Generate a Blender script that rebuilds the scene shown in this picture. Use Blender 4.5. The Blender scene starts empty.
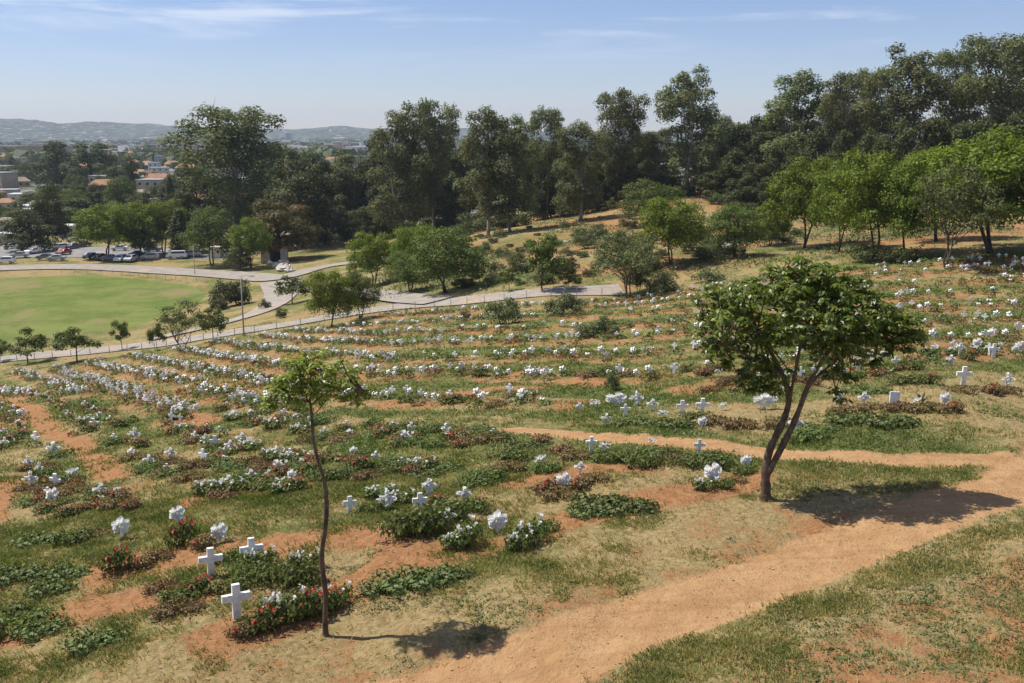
import bpy, math, random
import numpy as np
from mathutils import Vector

SC = bpy.context.scene
COL = SC.collection
rnd = random.Random(7)
R = np.random.RandomState(11)
PI = math.pi
PITCH = math.atan(206.5/1000.0)
SP, CP = math.sin(PITCH), math.cos(PITCH)

# ------------------------------------------------------------------ rays
def ray(px, py):
    cx = (px-512)/1000.0; cy = (341.5-py)/1000.0
    return cx, CP+cy*SP, cy*CP-SP
def PT(px, py, D):
    x, y, z = ray(px, py); t = D/y
    return Vector((x*t, D, z*t))
def ptop(p):            # world -> pixel
    x, y, z = p; d = y*CP-z*SP; u = y*SP+z*CP
    return 512+1000*x/d, 341.5-1000*u/d

# ------------------------------------------------------------------ value noise
def _h(i, j, s):
    v = np.sin(i*127.1+j*311.7+s*74.7)*43758.5453
    return v-np.floor(v)
def vn(x, y, s=0):
    x = np.asarray(x, float); y = np.asarray(y, float)
    i = np.floor(x); j = np.floor(y); f = x-i; g = y-j
    f = f*f*(3-2*f); g = g*g*(3-2*g)
    a = _h(i, j, s); b = _h(i+1, j, s); c = _h(i, j+1, s); d = _h(i+1, j+1, s)
    return (a*(1-f)+b*f)*(1-g)+(c*(1-f)+d*f)*g
def fbm(x, y, s=0, o=4):
    t = 0; a = 0.5; n = 0
    for k in range(o):
        t = t+a*vn(x*2**k+k*17.3, y*2**k-k*9.1, s+k); n += a; a *= 0.5
    return t/n
def sst(a, b, x):
    t = np.clip((x-a)/(b-a), 0, 1); return t*t*(3-2*t)

# ------------------------------------------------------------------ terrain
CTRL = [(325,640,20.5),(765,502,27),(235,625,20.8),(512,683,18),(0,683,19.5),(1023,683,16.3),(1023,520,24.5),(850,600,20.5),
 (963,380,41),(700,480,28.5),(500,520,26),(0,500,34.5),(122,527,28),(0,450,48),(100,400,62),(0,400,80),(100,372,98),(0,372,118),
 (0,358,134),(150,350,122),(230,331,121),(340,315,117),(450,303,116),(600,292,106),(450,435,36),(650,400,41),(300,430,41),(300,380,60),
 (450,380,54),(450,340,76),(650,350,60),(650,310,86),(850,320,67),(850,280,90),(1000,330,61),(1000,270,90),
 (1005,250,98),(870,255,106),(735,255,120),(670,262,116),(543,290,109),(625,298,104),(445,290,127),
 (500,235,200),(600,220,212),(685,195,238),(760,205,215),(900,215,180),(1000,200,185),
 (100,300,182),(0,290,194),(0,275,215),(100,272,219),(200,300,181),(300,240,285),(400,240,262),(260,290,186),(300,268,215),(100,255,252),
 (200,255,250),(340,275,190),(380,285,150),(-150,420,90),(-150,500,36),(1150,450,33),(1150,300,78),(-150,380,130),(512,600,20.8),(650,550,23.5),(400,550,24)]
cu, cz = [], []
def uv(x, y):
    r = np.sqrt(x*x+y*y); return 1.6*np.arctan2(x, y), np.log(np.maximum(r, 4.0))
for px, py, D in CTRL:
    p = PT(px, py, D); cu.append(uv(p.x, p.y)); cz.append(p.z)
for deg in (-75,-110,-150,75,110,150,180,-180):
    for r, z in ((4,-9.3),(14,-9.3),(50,-9.5),(200,-14),(700,-28),(3000,-30)):
        a = math.radians(deg); cu.append((1.6*a, math.log(r))); cz.append(z+(0.06*r*0.2 if r<60 and deg>0 else 0))
for deg in (-45,-30,-15,0,12,22,32,45):
    for r in (450,800,1600,4000,9000):
        z = -30.0
        if deg >= 12: z = {450:-17,800:-24}.get(r, -30)
        if deg == 0: z = {450:-25}.get(r, -30)
        cu.append((1.6*math.radians(deg), math.log(r))); cz.append(z)
for deg in (-30,-15,0,15,30):
    cu.append((1.6*math.radians(deg), math.log(5))); cz.append(-9.2)
    cu.append((1.6*math.radians(deg), math.log(11))); cz.append(-9.3)
cu = np.array(cu, float); cz = np.array(cz, float)
def _k(d2): return 0.5*d2*np.log(d2+1e-12)
n_ = len(cu)
d2 = ((cu[:,None,:]-cu[None,:,:])**2).sum(-1)
A = np.zeros((n_+3, n_+3)); A[:n_,:n_] = _k(d2)+np.eye(n_)*0.0015
A[:n_,n_] = 1; A[:n_,n_+1:] = cu; A[n_,:n_] = 1; A[n_+1:,:n_] = cu.T
W_ = np.linalg.solve(A, np.concatenate([cz, [0,0,0]]))
def base_h(x, y):
    x = np.atleast_1d(np.asarray(x, float)); y = np.atleast_1d(np.asarray(y, float))
    u, v = uv(x, y); out = np.empty(len(x))
    for s in range(0, len(x), 20000):
        e = slice(s, s+20000)
        d = (u[e,None]-cu[None,:,0])**2+(v[e,None]-cu[None,:,1])**2
        out[e] = _k(d)@W_[:n_]+W_[n_]+W_[n_+1]*u[e]+W_[n_+2]*v[e]
    return np.clip(out, -30.5, 2)
def bh(x, y): return float(base_h([x], [y])[0])
def hit(px, py, fn=None):
    x, y, z = ray(px, py)
    D = np.exp(np.linspace(math.log(9), math.log(3000), 700)); t = D/y
    h = base_h(x*t, D); g = z*t-h
    idx = np.where(g <= 0)[0]
    if len(idx) == 0: return None
    i = idx[0]
    if i == 0: return x*t[0], D[0]
    f = g[i-1]/(g[i-1]-g[i]+1e-9); d = D[i-1]+f*(D[i]-D[i-1])
    return x*d/y, d
def hitp(L):
    o = []
    for a in L:
        q = hit(a[0], a[1])
        if q: o.append(q)
    return np.array(o)
def seg_dist(x, y, pl):      # distance from points to polyline
    best = np.full(len(x), 1e9)
    for k in range(len(pl)-1):
        ax, ay = pl[k]; bx, by = pl[k+1]; dx, dy = bx-ax, by-ay
        t = np.clip(((x-ax)*dx+(y-ay)*dy)/(dx*dx+dy*dy+1e-9), 0, 1)
        best = np.minimum(best, np.hypot(x-ax-t*dx, y-ay-t*dy))
    return best
def inside(x, y, pg):
    c = np.zeros(len(x), bool); n = len(pg)
    for k in range(n):
        x0, y0 = pg[k]; x1, y1 = pg[(k+1)%n]
        m = ((y0 > y) != (y1 > y)) & (x < (x1-x0)*(y-y0)/((y1-y0)+1e-12)+x0)
        c ^= m
    return c

# layout traced on the ground
ROWS_PX = [
 [(560,306),(640,300),(720,289),(860,272),(1060,260)],
 [(385,318),(490,310),(640,307),(720,297),(860,280),(1060,268)],
 [(335,329),(400,326),(500,319),(640,316),(760,303),(900,288),(1060,278)],
 [(290,333),(400,336),(500,332),(640,328),(780,313),(900,299),(1060,290)],
 [(255,338),(330,345),(400,348),(500,344),(640,340),(780,325),(900,312),(1060,304)],
 [(215,343),(300,357),(400,362),(500,359),(640,359),(780,345),(900,328),(1060,319)],
 [(175,351),(240,363),(320,375),(400,379),(500,377),(640,382),(780,365),(900,347),(1060,336)],
 [(130,357),(200,373),(260,387),(330,398),(420,404),(500,403),(560,404)],
 [(700,389),(780,386),(860,372),(960,357),(1060,352)],
 [(88,363),(150,378),(205,394),(250,408),(300,412)],
 [(55,368),(113,391),(170,413),(192,424)],
 [(15,372),(45,382),(80,397)],
 [(-60,381),(-20,384),(30,398)],
 [(-60,398),(-15,408),(15,424)]]
ROWS = [hitp(r) for r in ROWS_PX]
PATH_PG = hitp([(240,720),(350,683),(430,660),(520,628),(620,592),(700,570),(780,543),(850,518),(900,500),(960,478),(1024,450),(1150,405),(1150,455),(1100,478),
                (1024,507),(980,520),(920,546),(850,573),(800,598),(720,625),(640,657),(590,683),(520,720)])
PATH2 = hitp([(1010,458),(900,462),(820,458),(740,451),(660,441),(580,436),(500,431)])
SOIL_L = [hitp(a) for a in (
 [(7,395),(25,405),(40,417),(50,432),(75,440),(100,462),(125,477)],
 [(-20,520),(10,490),(25,475)],
 [(220,642),(300,612),(380,572),(470,550),(560,522),(640,500),(700,492),(750,482)],
 [(-20,640),(100,606),(200,592)],[(195,505),(240,498),(290,490)],[(110,572),(190,556),(260,548),(340,538),(420,545)],
 [(150,395),(185,420),(210,422)],[(100,380),(140,398)],[(440,393),(560,388),(600,387)],[(520,480),(600,470),(640,468)])]
LAWN_PG = hitp([(-200,280),(0,278),(60,275),(100,274),(160,280),(200,285),(213,294),(205,304),(170,316),(140,328),(60,335),(0,346),(-200,362)])

def near_noise(x, y):
    r = np.hypot(x, y); f = 1-sst(70, 130, r)
    return f*((fbm(x*0.35, y*0.35, 3, 3)-0.5)*0.42+(fbm(x*1.7, y*1.7, 5, 3)-0.5)*0.13*(1-sst(35, 60, r)))
ALLROW = None
def rowdist(x, y):
    b = np.full(len(x), 1e9)
    for r in ROWS: b = np.minimum(b, seg_dist(x, y, r))
    return b
def height(x, y, d=None):
    x = np.atleast_1d(np.asarray(x, float)); y = np.atleast_1d(np.asarray(y, float))
    h = base_h(x, y)+near_noise(x, y)
    q = np.hypot(x, y) < 125
    if q.any():
        rd = rowdist(x[q], y[q]) if d is None else d[q]
        h[q] += 0.16*(1-sst(0.6, 1.9, rd))*(0.4+fbm(x[q]*0.8, y[q]*0.8, 9, 2))
        ins = inside(x[q], y[q], PATH_PG); h[q] -= 0.06*ins
    return h
def gh(x, y): return float(height([x], [y])[0])
def gp(px, py):
    q = hit(px, py)
    if q is None: return None
    return Vector((q[0], q[1], gh(*q)))

# ------------------------------------------------------------------ mesh helpers
def mesh(name, v, f, mats, smooth=False, mi=None, var=None):
    me = bpy.data.meshes.new(name)
    v = np.asarray(v, np.float32)
    if isinstance(f, np.ndarray) and f.ndim == 2:
        k = f.shape[1]; n = len(f)
        me.vertices.add(len(v)); me.vertices.foreach_set('co', v.ravel())
        me.loops.add(n*k); me.loops.foreach_set('vertex_index', f.astype(np.int32).ravel())
        me.polygons.add(n); me.polygons.foreach_set('loop_start', np.arange(0, n*k, k, dtype=np.int32))
    else:
        me.from_pydata([tuple(map(float, a)) for a in v], [], [tuple(int(i) for i in a) for a in f])
    for m in (mats if isinstance(mats, (list, tuple)) else [mats]): me.materials.append(m)
    if mi is not None: me.polygons.foreach_set('material_index', np.asarray(mi, np.int32))
    if smooth: me.polygons.foreach_set('use_smooth', np.ones(len(me.polygons), bool))
    if var is not None:
        a = me.attributes.new('v', 'FLOAT', 'FACE'); a.data.foreach_set('value', np.asarray(var, np.float32))
    me.update(calc_edges=True); me.validate()
    return me
def ob(name, me, parent=None, loc=(0,0,0), rz=0.0, sc=(1,1,1)):
    o = bpy.data.objects.new(name, me); COL.objects.link(o)
    o.location = loc; o.rotation_euler = (0,0,rz); o.scale = sc
    if parent: o.parent = parent
    return o
def tag(o, label=None, cat=None, group=None, kind=None):
    if label: o['label'] = label
    if cat: o['category'] = cat
    if group: o['group'] = group
    if kind: o['kind'] = kind
    return o
def copy_tree(o, parent=None):
    c = o.copy(); COL.objects.link(c)
    if parent: c.parent = parent
    for ch in [x for x in list(KIDS.get(o.name, []))]:
        d = copy_tree(ch, c); KIDS.setdefault(c.name, []).append(d)
    return c
KIDS = {}
def part(name, me, parent, **k):
    o = ob(name, me, parent, **k); KIDS.setdefault(parent.name, []).append(o); return o

class MB:
    def __init__(s): s.v = []; s.f = []; s.m = []
    def add(s, v, f, m=0):
        b = len(s.v); s.v += [tuple(a) for a in v]
        s.f += [tuple(i+b for i in q) for q in f]; s.m += [m]*len(f)
    def box(s, x0, x1, y0, y1, z0, z1, m=0, tx=0):
        s.add([(x0,y0,z0),(x1,y0,z0),(x1,y1,z0),(x0,y1,z0),(x0+tx,y0+tx,z1),(x1-tx,y0+tx,z1),(x1-tx,y1-tx,z1),(x0+tx,y1-tx,z1)],
              [(3,2,1,0),(4,5,6,7),(0,1,5,4),(1,2,6,5),(2,3,7,6),(3,0,4,7)], m)
    def tube(s, pts, rad, n=7, m=0, cap=True):
        pts = [Vector(p) for p in pts]; b = len(s.v)
        for i, p in enumerate(pts):
            d = (pts[min(i+1, len(pts)-1)]-pts[max(i-1, 0)]).normalized()
            a = d.cross(Vector((0.31,0.95,0.1))).normalized(); c = d.cross(a)
            for k in range(n):
                t = 2*PI*k/n; q = p+(a*math.cos(t)+c*math.sin(t))*rad[i]; s.v.append(tuple(q))
        for i in range(len(pts)-1):
            for k in range(n):
                s.f.append((b+i*n+k, b+i*n+(k+1)%n, b+(i+1)*n+(k+1)%n, b+(i+1)*n+k)); s.m.append(m)
        if cap:
            s.f.append(tuple(b+k for k in range(n))[::-1]); s.m.append(m)
            s.f.append(tuple(b+(len(pts)-1)*n+k for k in range(n))); s.m.append(m)
    def sphere(s, c, r, m=0, nu=8, nv=5):
        b = len(s.v)
        for j in range(nv+1):
            t = PI*j/nv
            for i in range(nu):
                a = 2*PI*i/nu
                s.v.append((c[0]+r[0]*math.sin(t)*math.cos(a), c[1]+r[1]*math.sin(t)*math.sin(a), c[2]+r[2]*math.cos(t)))
        for j in range(nv):
            for i in range(nu):
                s.f.append((b+j*nu+i, b+(j+1)*nu+i, b+(j+1)*nu+(i+1)%nu, b+j*nu+(i+1)%nu)); s.m.append(m)
    def me(s, name, mats, smooth=False): return mesh(name, s.v, s.f, mats, smooth, s.m)

# ------------------------------------------------------------------ materials
def nm(name):
    m = bpy.data.materials.new(name); m.use_nodes = True; nt = m.node_tree
    b = nt.nodes['Principled BSDF']; b.inputs['Specular IOR Level'].default_value = 0.25
    return m, nt, b
def N(nt, t, **k):
    n = nt.nodes.new(t)
    for a, v in k.items(): setattr(n, a, v)
    return n
def noise(nt, scale, detail=5, rough=0.55, vec=None, dist=0.0):
    n = N(nt, 'ShaderNodeTexNoise'); n.inputs['Scale'].default_value = scale; n.inputs['Detail'].default_value = detail
    n.inputs['Roughness'].default_value = rough; n.inputs['Distortion'].default_value = dist
    if vec is not None: nt.links.new(vec, n.inputs['Vector'])
    return n.outputs['Fac']
def math_(nt, op, a, b=None, c=None):
    n = N(nt, 'ShaderNodeMath', operation=op)
    for i, x in enumerate((a, b, c)):
        if x is None: continue
        if isinstance(x, (int, float)): n.inputs[i].default_value = x
        else: nt.links.new(x, n.inputs[i])
    return n.outputs[0]
def mix(nt, f, a, b):
    n = N(nt, 'ShaderNodeMix', data_type='RGBA')
    for s, x in ((0, f), (6, a), (7, b)):
        if isinstance(x, (int, float)): n.inputs[s].default_value = x
        elif isinstance(x, tuple): n.inputs[s].default_value = (*x, 1)
        else: nt.links.new(x, n.inputs[s])
    return n.outputs[2]
def ramp(nt, f, lo, hi):
    n = N(nt, 'ShaderNodeMapRange', interpolation_type='SMOOTHSTEP')
    nt.links.new(f, n.inputs[0]); n.inputs[1].default_value = lo; n.inputs[2].default_value = hi
    return n.outputs[0]
def attr(nt, a): return N(nt, 'ShaderNodeAttribute', attribute_name=a).outputs['Fac']
def pos(nt): return N(nt, 'ShaderNodeNewGeometry').outputs['Position']
def bump(nt, b, h, dist, st=0.6):
    n = N(nt, 'ShaderNodeBump'); n.inputs['Strength'].default_value = st; n.inputs['Distance'].default_value = dist
    nt.links.new(h, n.inputs['Height']); nt.links.new(n.outputs[0], b.inputs['Normal'])

def leaf_mat(name, c1, c2, trans=0.28, rough=0.6, spec=0.25, c3=None):
    m, nt, b = nm(name)
    v = attr(nt, 'v'); oc = N(nt, 'ShaderNodeTexCoord').outputs['Object']
    info = N(nt, 'ShaderNodeObjectInfo').outputs['Random']
    c = mix(nt, v, c1, c2)
    if c3: c = mix(nt, ramp(nt, noise(nt, 0.35, 3, vec=oc), 0.5, 0.75), c, c3)
    hs = N(nt, 'ShaderNodeHueSaturation'); nt.links.new(c, hs.inputs['Color'])
    nt.links.new(math_(nt, 'MULTIPLY_ADD', info, 0.03, 0.485), hs.inputs['Hue'])
    nt.links.new(math_(nt, 'MULTIPLY_ADD', info, 0.35, 0.83), hs.inputs['Value'])
    nt.links.new(hs.outputs[0], b.inputs['Base Color'])
    b.inputs['Roughness'].default_value = rough; b.inputs['Specular IOR Level'].default_value = spec
    tr = N(nt, 'ShaderNodeBsdfTranslucent'); mx = N(nt, 'ShaderNodeMixShader'); mx.inputs[0].default_value = trans
    g = N(nt, 'ShaderNodeHueSaturation'); g.inputs['Value'].default_value = 1.5; g.inputs['Saturation'].default_value = 1.1
    nt.links.new(hs.outputs[0], g.inputs['Color']); nt.links.new(g.outputs[0], tr.inputs[0])
    nt.links.new(b.outputs[0], mx.inputs[1]); nt.links.new(tr.outputs[0], mx.inputs[2])
    nt.links.new(mx.outputs[0], nt.nodes['Material Output'].inputs[0])
    return m
def plain(name, c, rough=0.7, var=0.12, scale=3.0, metal=0, spec=0.3, bmp=0.0):
    m, nt, b = nm(name); oc = N(nt, 'ShaderNodeTexCoord').outputs['Object']
    n = noise(nt, scale, 6, vec=oc)
    lo = tuple(x*(1-var*1.5) for x in c); hi = tuple(min(1, x*(1+var)) for x in c)
    nt.links.new(mix(nt, ramp(nt, n, 0.3, 0.7), lo, hi), b.inputs['Base Color'])
    b.inputs['Roughness'].default_value = rough; b.inputs['Metallic'].default_value = metal; b.inputs['Specular IOR Level'].default_value = spec
    if bmp: bump(nt, b, noise(nt, scale*4, 6, vec=oc), bmp)
    return m

M = {}
M['euc'] = leaf_mat('leaf_grey_green', (0.068,0.082,0.026), (0.18,0.20,0.068), 0.3, c3=(0.21,0.19,0.075))
M['dark'] = leaf_mat('leaf_dark_green', (0.04,0.052,0.015), (0.115,0.125,0.036), 0.25)
M['mid'] = leaf_mat('leaf_mid_green', (0.06,0.08,0.014), (0.14,0.17,0.035), 0.25)
M['bright'] = leaf_mat('leaf_bright_green', (0.075,0.11,0.010), (0.20,0.26,0.03), 0.3)
M['sparse'] = leaf_mat('leaf_olive', (0.07,0.085,0.025), (0.15,0.16,0.055), 0.25)
M['rust'] = leaf_mat('leaf_rusty', (0.07,0.08,0.02), (0.15,0.12,0.035), 0.25, c3=(0.22,0.12,0.04))
M['big'] = leaf_mat('leaf_glossy', (0.055,0.08,0.012), (0.21,0.26,0.038), 0.35, rough=0.38, spec=0.5)
M['slim'] = leaf_mat('leaf_light', (0.14,0.18,0.025), (0.30,0.34,0.07), 0.42, rough=0.45, spec=0.4)
M['shrub'] = leaf_mat('leaf_shrub', (0.08,0.10,0.032), (0.16,0.18,0.065), 0.2)
M['bed'] = leaf_mat('leaf_bed', (0.06,0.085,0.018), (0.17,0.20,0.05), 0.25, rough=0.5)
M['hedge'] = leaf_mat('leaf_hedge', (0.09,0.15,0.02), (0.16,0.23,0.035), 0.25, rough=0.5)
M['weed'] = leaf_mat('leaf_weed', (0.08,0.11,0.025), (0.18,0.21,0.07), 0.2)
M['redl'] = leaf_mat('leaf_reddish', (0.15,0.09,0.04), (0.24,0.18,0.075), 0.2)
M['grass'] = leaf_mat('grass_blade', (0.11,0.15,0.028), (0.44,0.34,0.14), 0.3)
M['blossom_w'] = plain('petal_white', (0.82,0.80,0.74), 0.6, 0.05)
M['blossom_r'] = plain('petal_red', (0.36,0.035,0.02), 0.5, 0.15)
def translucent(m, k, c):
    nt = m.node_tree; b = nt.nodes['Principled BSDF']; tr = N(nt, 'ShaderNodeBsdfTranslucent'); tr.inputs[0].default_value = (*c, 1); mx = N(nt, 'ShaderNodeMixShader'); mx.inputs[0].default_value = k
    nt.links.new(b.outputs[0], mx.inputs[1]); nt.links.new(tr.outputs[0], mx.inputs[2]); nt.links.new(mx.outputs[0], nt.nodes['Material Output'].inputs[0])
translucent(M['blossom_w'], 0.4, (0.85,0.84,0.8)); translucent(M['blossom_r'], 0.3, (0.5,0.05,0.03))
M['white'] = plain('white_painted_cross', (0.84,0.82,0.76), 0.6, 0.13, 7)
M['wreathw'] = plain('white_petal_cloth', (0.89,0.87,0.81), 0.6, 0.05, 8)
translucent(M['wreathw'], 0.45, (0.88,0.87,0.84))
M['bark'] = plain('bark_grey_brown', (0.12,0.085,0.058), 0.9, 0.35, 5, bmp=0.03)
M['barkd'] = plain('bark_dark', (0.085,0.065,0.05), 0.9, 0.3, 4, bmp=0.03)
M['barkp'] = plain('bark_pale', (0.30,0.26,0.21), 0.85, 0.25, 1.2, bmp=0.02)
M['steel'] = plain('fence_steel', (0.38,0.36,0.33), 0.5, 0.1)
M['glass'] = plain('dark_glass', (0.03,0.035,0.045), 0.12, 0.1, spec=0.6)
M['tyre'] = plain('tyre_rubber', (0.025,0.025,0.025), 0.85)
M['stone'] = plain('pale_stone', (0.52,0.47,0.40), 0.85, 0.2, 2)
M['metal_white'] = plain('kiosk_panel', (0.62,0.58,0.50), 0.6, 0.08)

def ground_material():
    m, nt, b = nm('ground_grass_and_red_soil'); p = pos(nt)
    cen = lambda x, k: math_(nt, 'MULTIPLY_ADD', x, k, -0.5*k)
    add = lambda *a: a[0] if len(a) == 1 else math_(nt, 'ADD', a[0], add(*a[1:]))
    n0 = noise(nt, 0.30, 6, 0.6, vec=p); n1 = noise(nt, 1.1, 8, 0.66, vec=p); n2 = noise(nt, 4.5, 8, 0.7, vec=p); n3 = noise(nt, 16, 5, 0.65, vec=p)
    off = N(nt, 'ShaderNodeVectorMath', operation='ADD'); nt.links.new(p, off.inputs[0]); off.inputs[1].default_value = (37,11,5)
    m1 = noise(nt, 0.9, 8, 0.68, vec=off.outputs[0]); m2 = noise(nt, 6, 6, 0.7, vec=off.outputs[0])
    g = attr(nt, 'green'); s = attr(nt, 'soil'); pa = attr(nt, 'path'); la = attr(nt, 'lawn'); ci = attr(nt, 'town')
    green = mix(nt, ramp(nt, n2, 0.35, 0.65), (0.075,0.095,0.025), (0.185,0.195,0.068))
    green = mix(nt, ramp(nt, n3, 0.35, 0.65), green, (0.14,0.155,0.045))
    dry = mix(nt, ramp(nt, m2, 0.35, 0.65), (0.25,0.175,0.075), (0.41,0.31,0.15))
    dry = mix(nt, ramp(nt, n3, 0.52, 0.68), dry, (0.25,0.20,0.085))
    gf = ramp(nt, add(g, cen(n1, 1.5), cen(n2, 1.3), cen(n3, 0.7)), 0.22, 0.62)
    c = mix(nt, gf, dry, green)
    soil = mix(nt, ramp(nt, n2, 0.3, 0.7), (0.28,0.13,0.055), (0.43,0.225,0.10))
    soil = mix(nt, ramp(nt, n3, 0.55, 0.72), soil, (0.20,0.10,0.055))
    sf = ramp(nt, add(s, cen(m1, 1.5), cen(m2, 0.9), cen(n3, 0.4)), 0.20, 0.40)
    c = mix(nt, sf, c, soil)
    lawn = mix(nt, ramp(nt, noise(nt, 0.10, 7, 0.7, vec=p), 0.38, 0.62), (0.115,0.155,0.033), (0.185,0.21,0.055))
    lawn = mix(nt, ramp(nt, noise(nt, 0.05, 7, 0.72, vec=off.outputs[0]), 0.52, 0.66), lawn, (0.235,0.20,0.085))
    lawn = mix(nt, ramp(nt, n1, 0.55, 0.7), lawn, (0.20,0.20,0.07))
    c = mix(nt, ramp(nt, add(la, cen(n0, 0.5)), 0.35, 0.65), c, lawn)
    pth = mix(nt, ramp(nt, n1, 0.3, 0.7), (0.42,0.235,0.105), (0.52,0.32,0.155))
    pth = mix(nt, ramp(nt, n2, 0.50, 0.70), pth, (0.37,0.205,0.092))
    pth = mix(nt, ramp(nt, n3, 0.62, 0.74), pth, (0.33,0.195,0.115))
    mp = N(nt, 'ShaderNodeMapping'); nt.links.new(p, mp.inputs[0]); mp.inputs['Rotation'].default_value = (0,0,-0.62); mp.inputs['Scale'].default_value = (0.35,3.2,1)
    pth = mix(nt, math_(nt, 'MULTIPLY', ramp(nt, noise(nt, 1.0, 4, vec=mp.outputs[0]), 0.48, 0.66), 0.45), pth, (0.35,0.19,0.085))
    pf = ramp(nt, add(pa, cen(n1, 0.5), cen(n2, 0.8)), 0.26, 0.50)
    c = mix(nt, pf, c, pth)
    town = mix(nt, ramp(nt, noise(nt, 0.02, 8, 0.7, vec=p), 0.42, 0.6), (0.07,0.085,0.045), (0.30,0.28,0.25))
    c = mix(nt, ci, c, town)
    nt.links.new(c, b.inputs['Base Color']); b.inputs['Roughness'].default_value = 0.95; b.inputs['Specular IOR Level'].default_value = 0.1
    bump(nt, b, add(math_(nt, 'MULTIPLY', n3, 0.5), n2, n1), 0.16, 0.8)
    return m
M['ground'] = ground_material()
def road_mat(name, c, c2):
    m, nt, b = nm(name); p = pos(nt)
    n = noise(nt, 0.6, 8, 0.65, vec=p); n2 = noise(nt, 0.12, 5, vec=p)
    k = mix(nt, ramp(nt, n, 0.35, 0.7), c, c2); k = mix(nt, ramp(nt, n2, 0.55, 0.7), k, (0.40,0.30,0.21))
    nt.links.new(k, b.inputs['Base Color']); b.inputs['Roughness'].default_value = 0.9
    bump(nt, b, noise(nt, 8, 4, vec=p), 0.01); return m
M['road'] = road_mat('worn_pale_road', (0.27,0.235,0.195), (0.36,0.315,0.26))
M['asphalt'] = road_mat('grey_asphalt', (0.20,0.19,0.18), (0.29,0.275,0.26))
M['kerb'] = plain('kerb_concrete', (0.5,0.46,0.4), 0.9)

# ------------------------------------------------------------------ ground sheet
def build_ground():
    rr = np.concatenate([[0.5,2,3.5,5,6.5,8], np.exp(np.linspace(math.log(9.5), math.log(7200), 820))])
    aa = np.concatenate([np.linspace(-180,-48,34)[:-1], np.linspace(-48,-34,15)[:-1], np.linspace(-34,34,300), np.linspace(34,48,15)[1:], np.linspace(48,180,34)[1:-1]])
    aa = np.radians(aa); nr, na = len(rr), len(aa)
    RR, AA = np.meshgrid(rr, aa, indexing='ij'); x = (RR*np.sin(AA)).ravel(); y = (RR*np.cos(AA)).ravel()
    rd = np.full(len(x), 99.0); r = np.hypot(x, y); q = (r < 130)
    rd[q] = rowdist(x[q], y[q])
    z = height(x, y, rd)
    i = np.arange(nr-1)[:,None]; j = np.arange(na)[None,:]
    a = i*na+j; bq = i*na+(j+1)%na; c = (i+1)*na+(j+1)%na; d = (i+1)*na+j
    f = np.stack([a, bq, c, d], -1).reshape(-1, 4)[:, ::-1]
    me = mesh('ground', np.stack([x, y, z], 1), f.copy(), M['ground'], True)
    at = masks(x, y, rd)
    for k, v in at.items():
        A_ = me.attributes.new(k, 'FLOAT', 'POINT'); A_.data.foreach_set('value', v.astype(np.float32))
    tag(ob('ground', me), 'grassy hillside with red soil running down to the valley', 'ground', kind='structure')
def masks(x, y, rd=None):
    if rd is None:
        rd = np.full(len(x), 99.0); q = np.hypot(x, y) < 130
        if q.any(): rd[q] = rowdist(x[q], y[q])
    r = np.hypot(x, y)
    soil = np.full(len(x), 0.06); green = 0.40+0.8*(fbm(x*0.22, y*0.22, 21, 4)-0.5)*1.6
    cem = (r < 128) & (r > 26)
    # rows: red disturbed earth; grass strips between
    rw = 1-sst(0.9, 2.2, rd)
    soil += np.where(rd < 50, 0.27*rw, 0)
    green += np.where(rd < 3.6, 0.28*sst(1.4, 2.4, rd), 0)
    soil += 0.42*(fbm(x*0.16+5, y*0.16, 31, 4)-0.5)
    for s in SOIL_L:
        d = seg_dist(x, y, s); soil = soil+0.55*(1-sst(0.25, 1.1, d))
    # foreground dry verge
    # hill behind the road : orange soil and dry grass
    back = sst(100, 118, y)*(1-sst(240, 300, y))*sst(-26, -10, x)
    soil += back*(0.17+0.9*(fbm(x*0.06, y*0.06, 61, 4)-0.45)); green += back*(-0.05+1.2*(fbm(x*0.05+3, y*0.05, 63, 4)-0.5))
    # dry belt round the path
    ins = inside(x, y, PATH_PG)
    dp = seg_dist(x, y, np.vstack([PATH_PG, PATH_PG[:1]])); sd = np.where(ins, dp, -dp)
    path = sst(-0.35, 0.45, sd)*0.75
    d2 = seg_dist(x, y, PATH2); path = np.maximum(path, 0.72*(1-sst(0.35, 1.0, d2)))
    green -= 0.42*(1-sst(0.3, 6.0, np.abs(sd)))*(y < 27)*sst(-12, -4, -np.abs(y-20))
    soil += 0.16*(1-sst(0.0, 1.0, np.abs(sd)))
    green -= 0.22*(1-sst(20.5, 23.5, y))*(1-sst(-2, 2, x))
    green += 0.12*((x > 8) & (y < 22)); soil += 0.24*((x > 3) & (y < 24) & (~ins))*sst(0.8, 2.2, -sd); green += 0.30*(x > 2)*(y < 25)*(y < 20.3+0.66*(x-2.6))*(1-sst(0.2, 1.6, np.abs(sd+0.8))); soil -= 0.25*(x > 2)*(y < 25)*(y < 20.3+0.66*(x-2.6))*(1-sst(0.4, 1.4, np.abs(sd+0.9)))
    la = inside(x, y, LAWN_PG); dl = seg_dist(x, y, np.vstack([LAWN_PG, LAWN_PG[:1]])); lawn = np.where(la, sst(0, 2.5, dl), 0)
    town = sst(285, 330, y)
    return dict(green=green, soil=soil, path=path, lawn=lawn, town=town)
build_ground()

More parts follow.
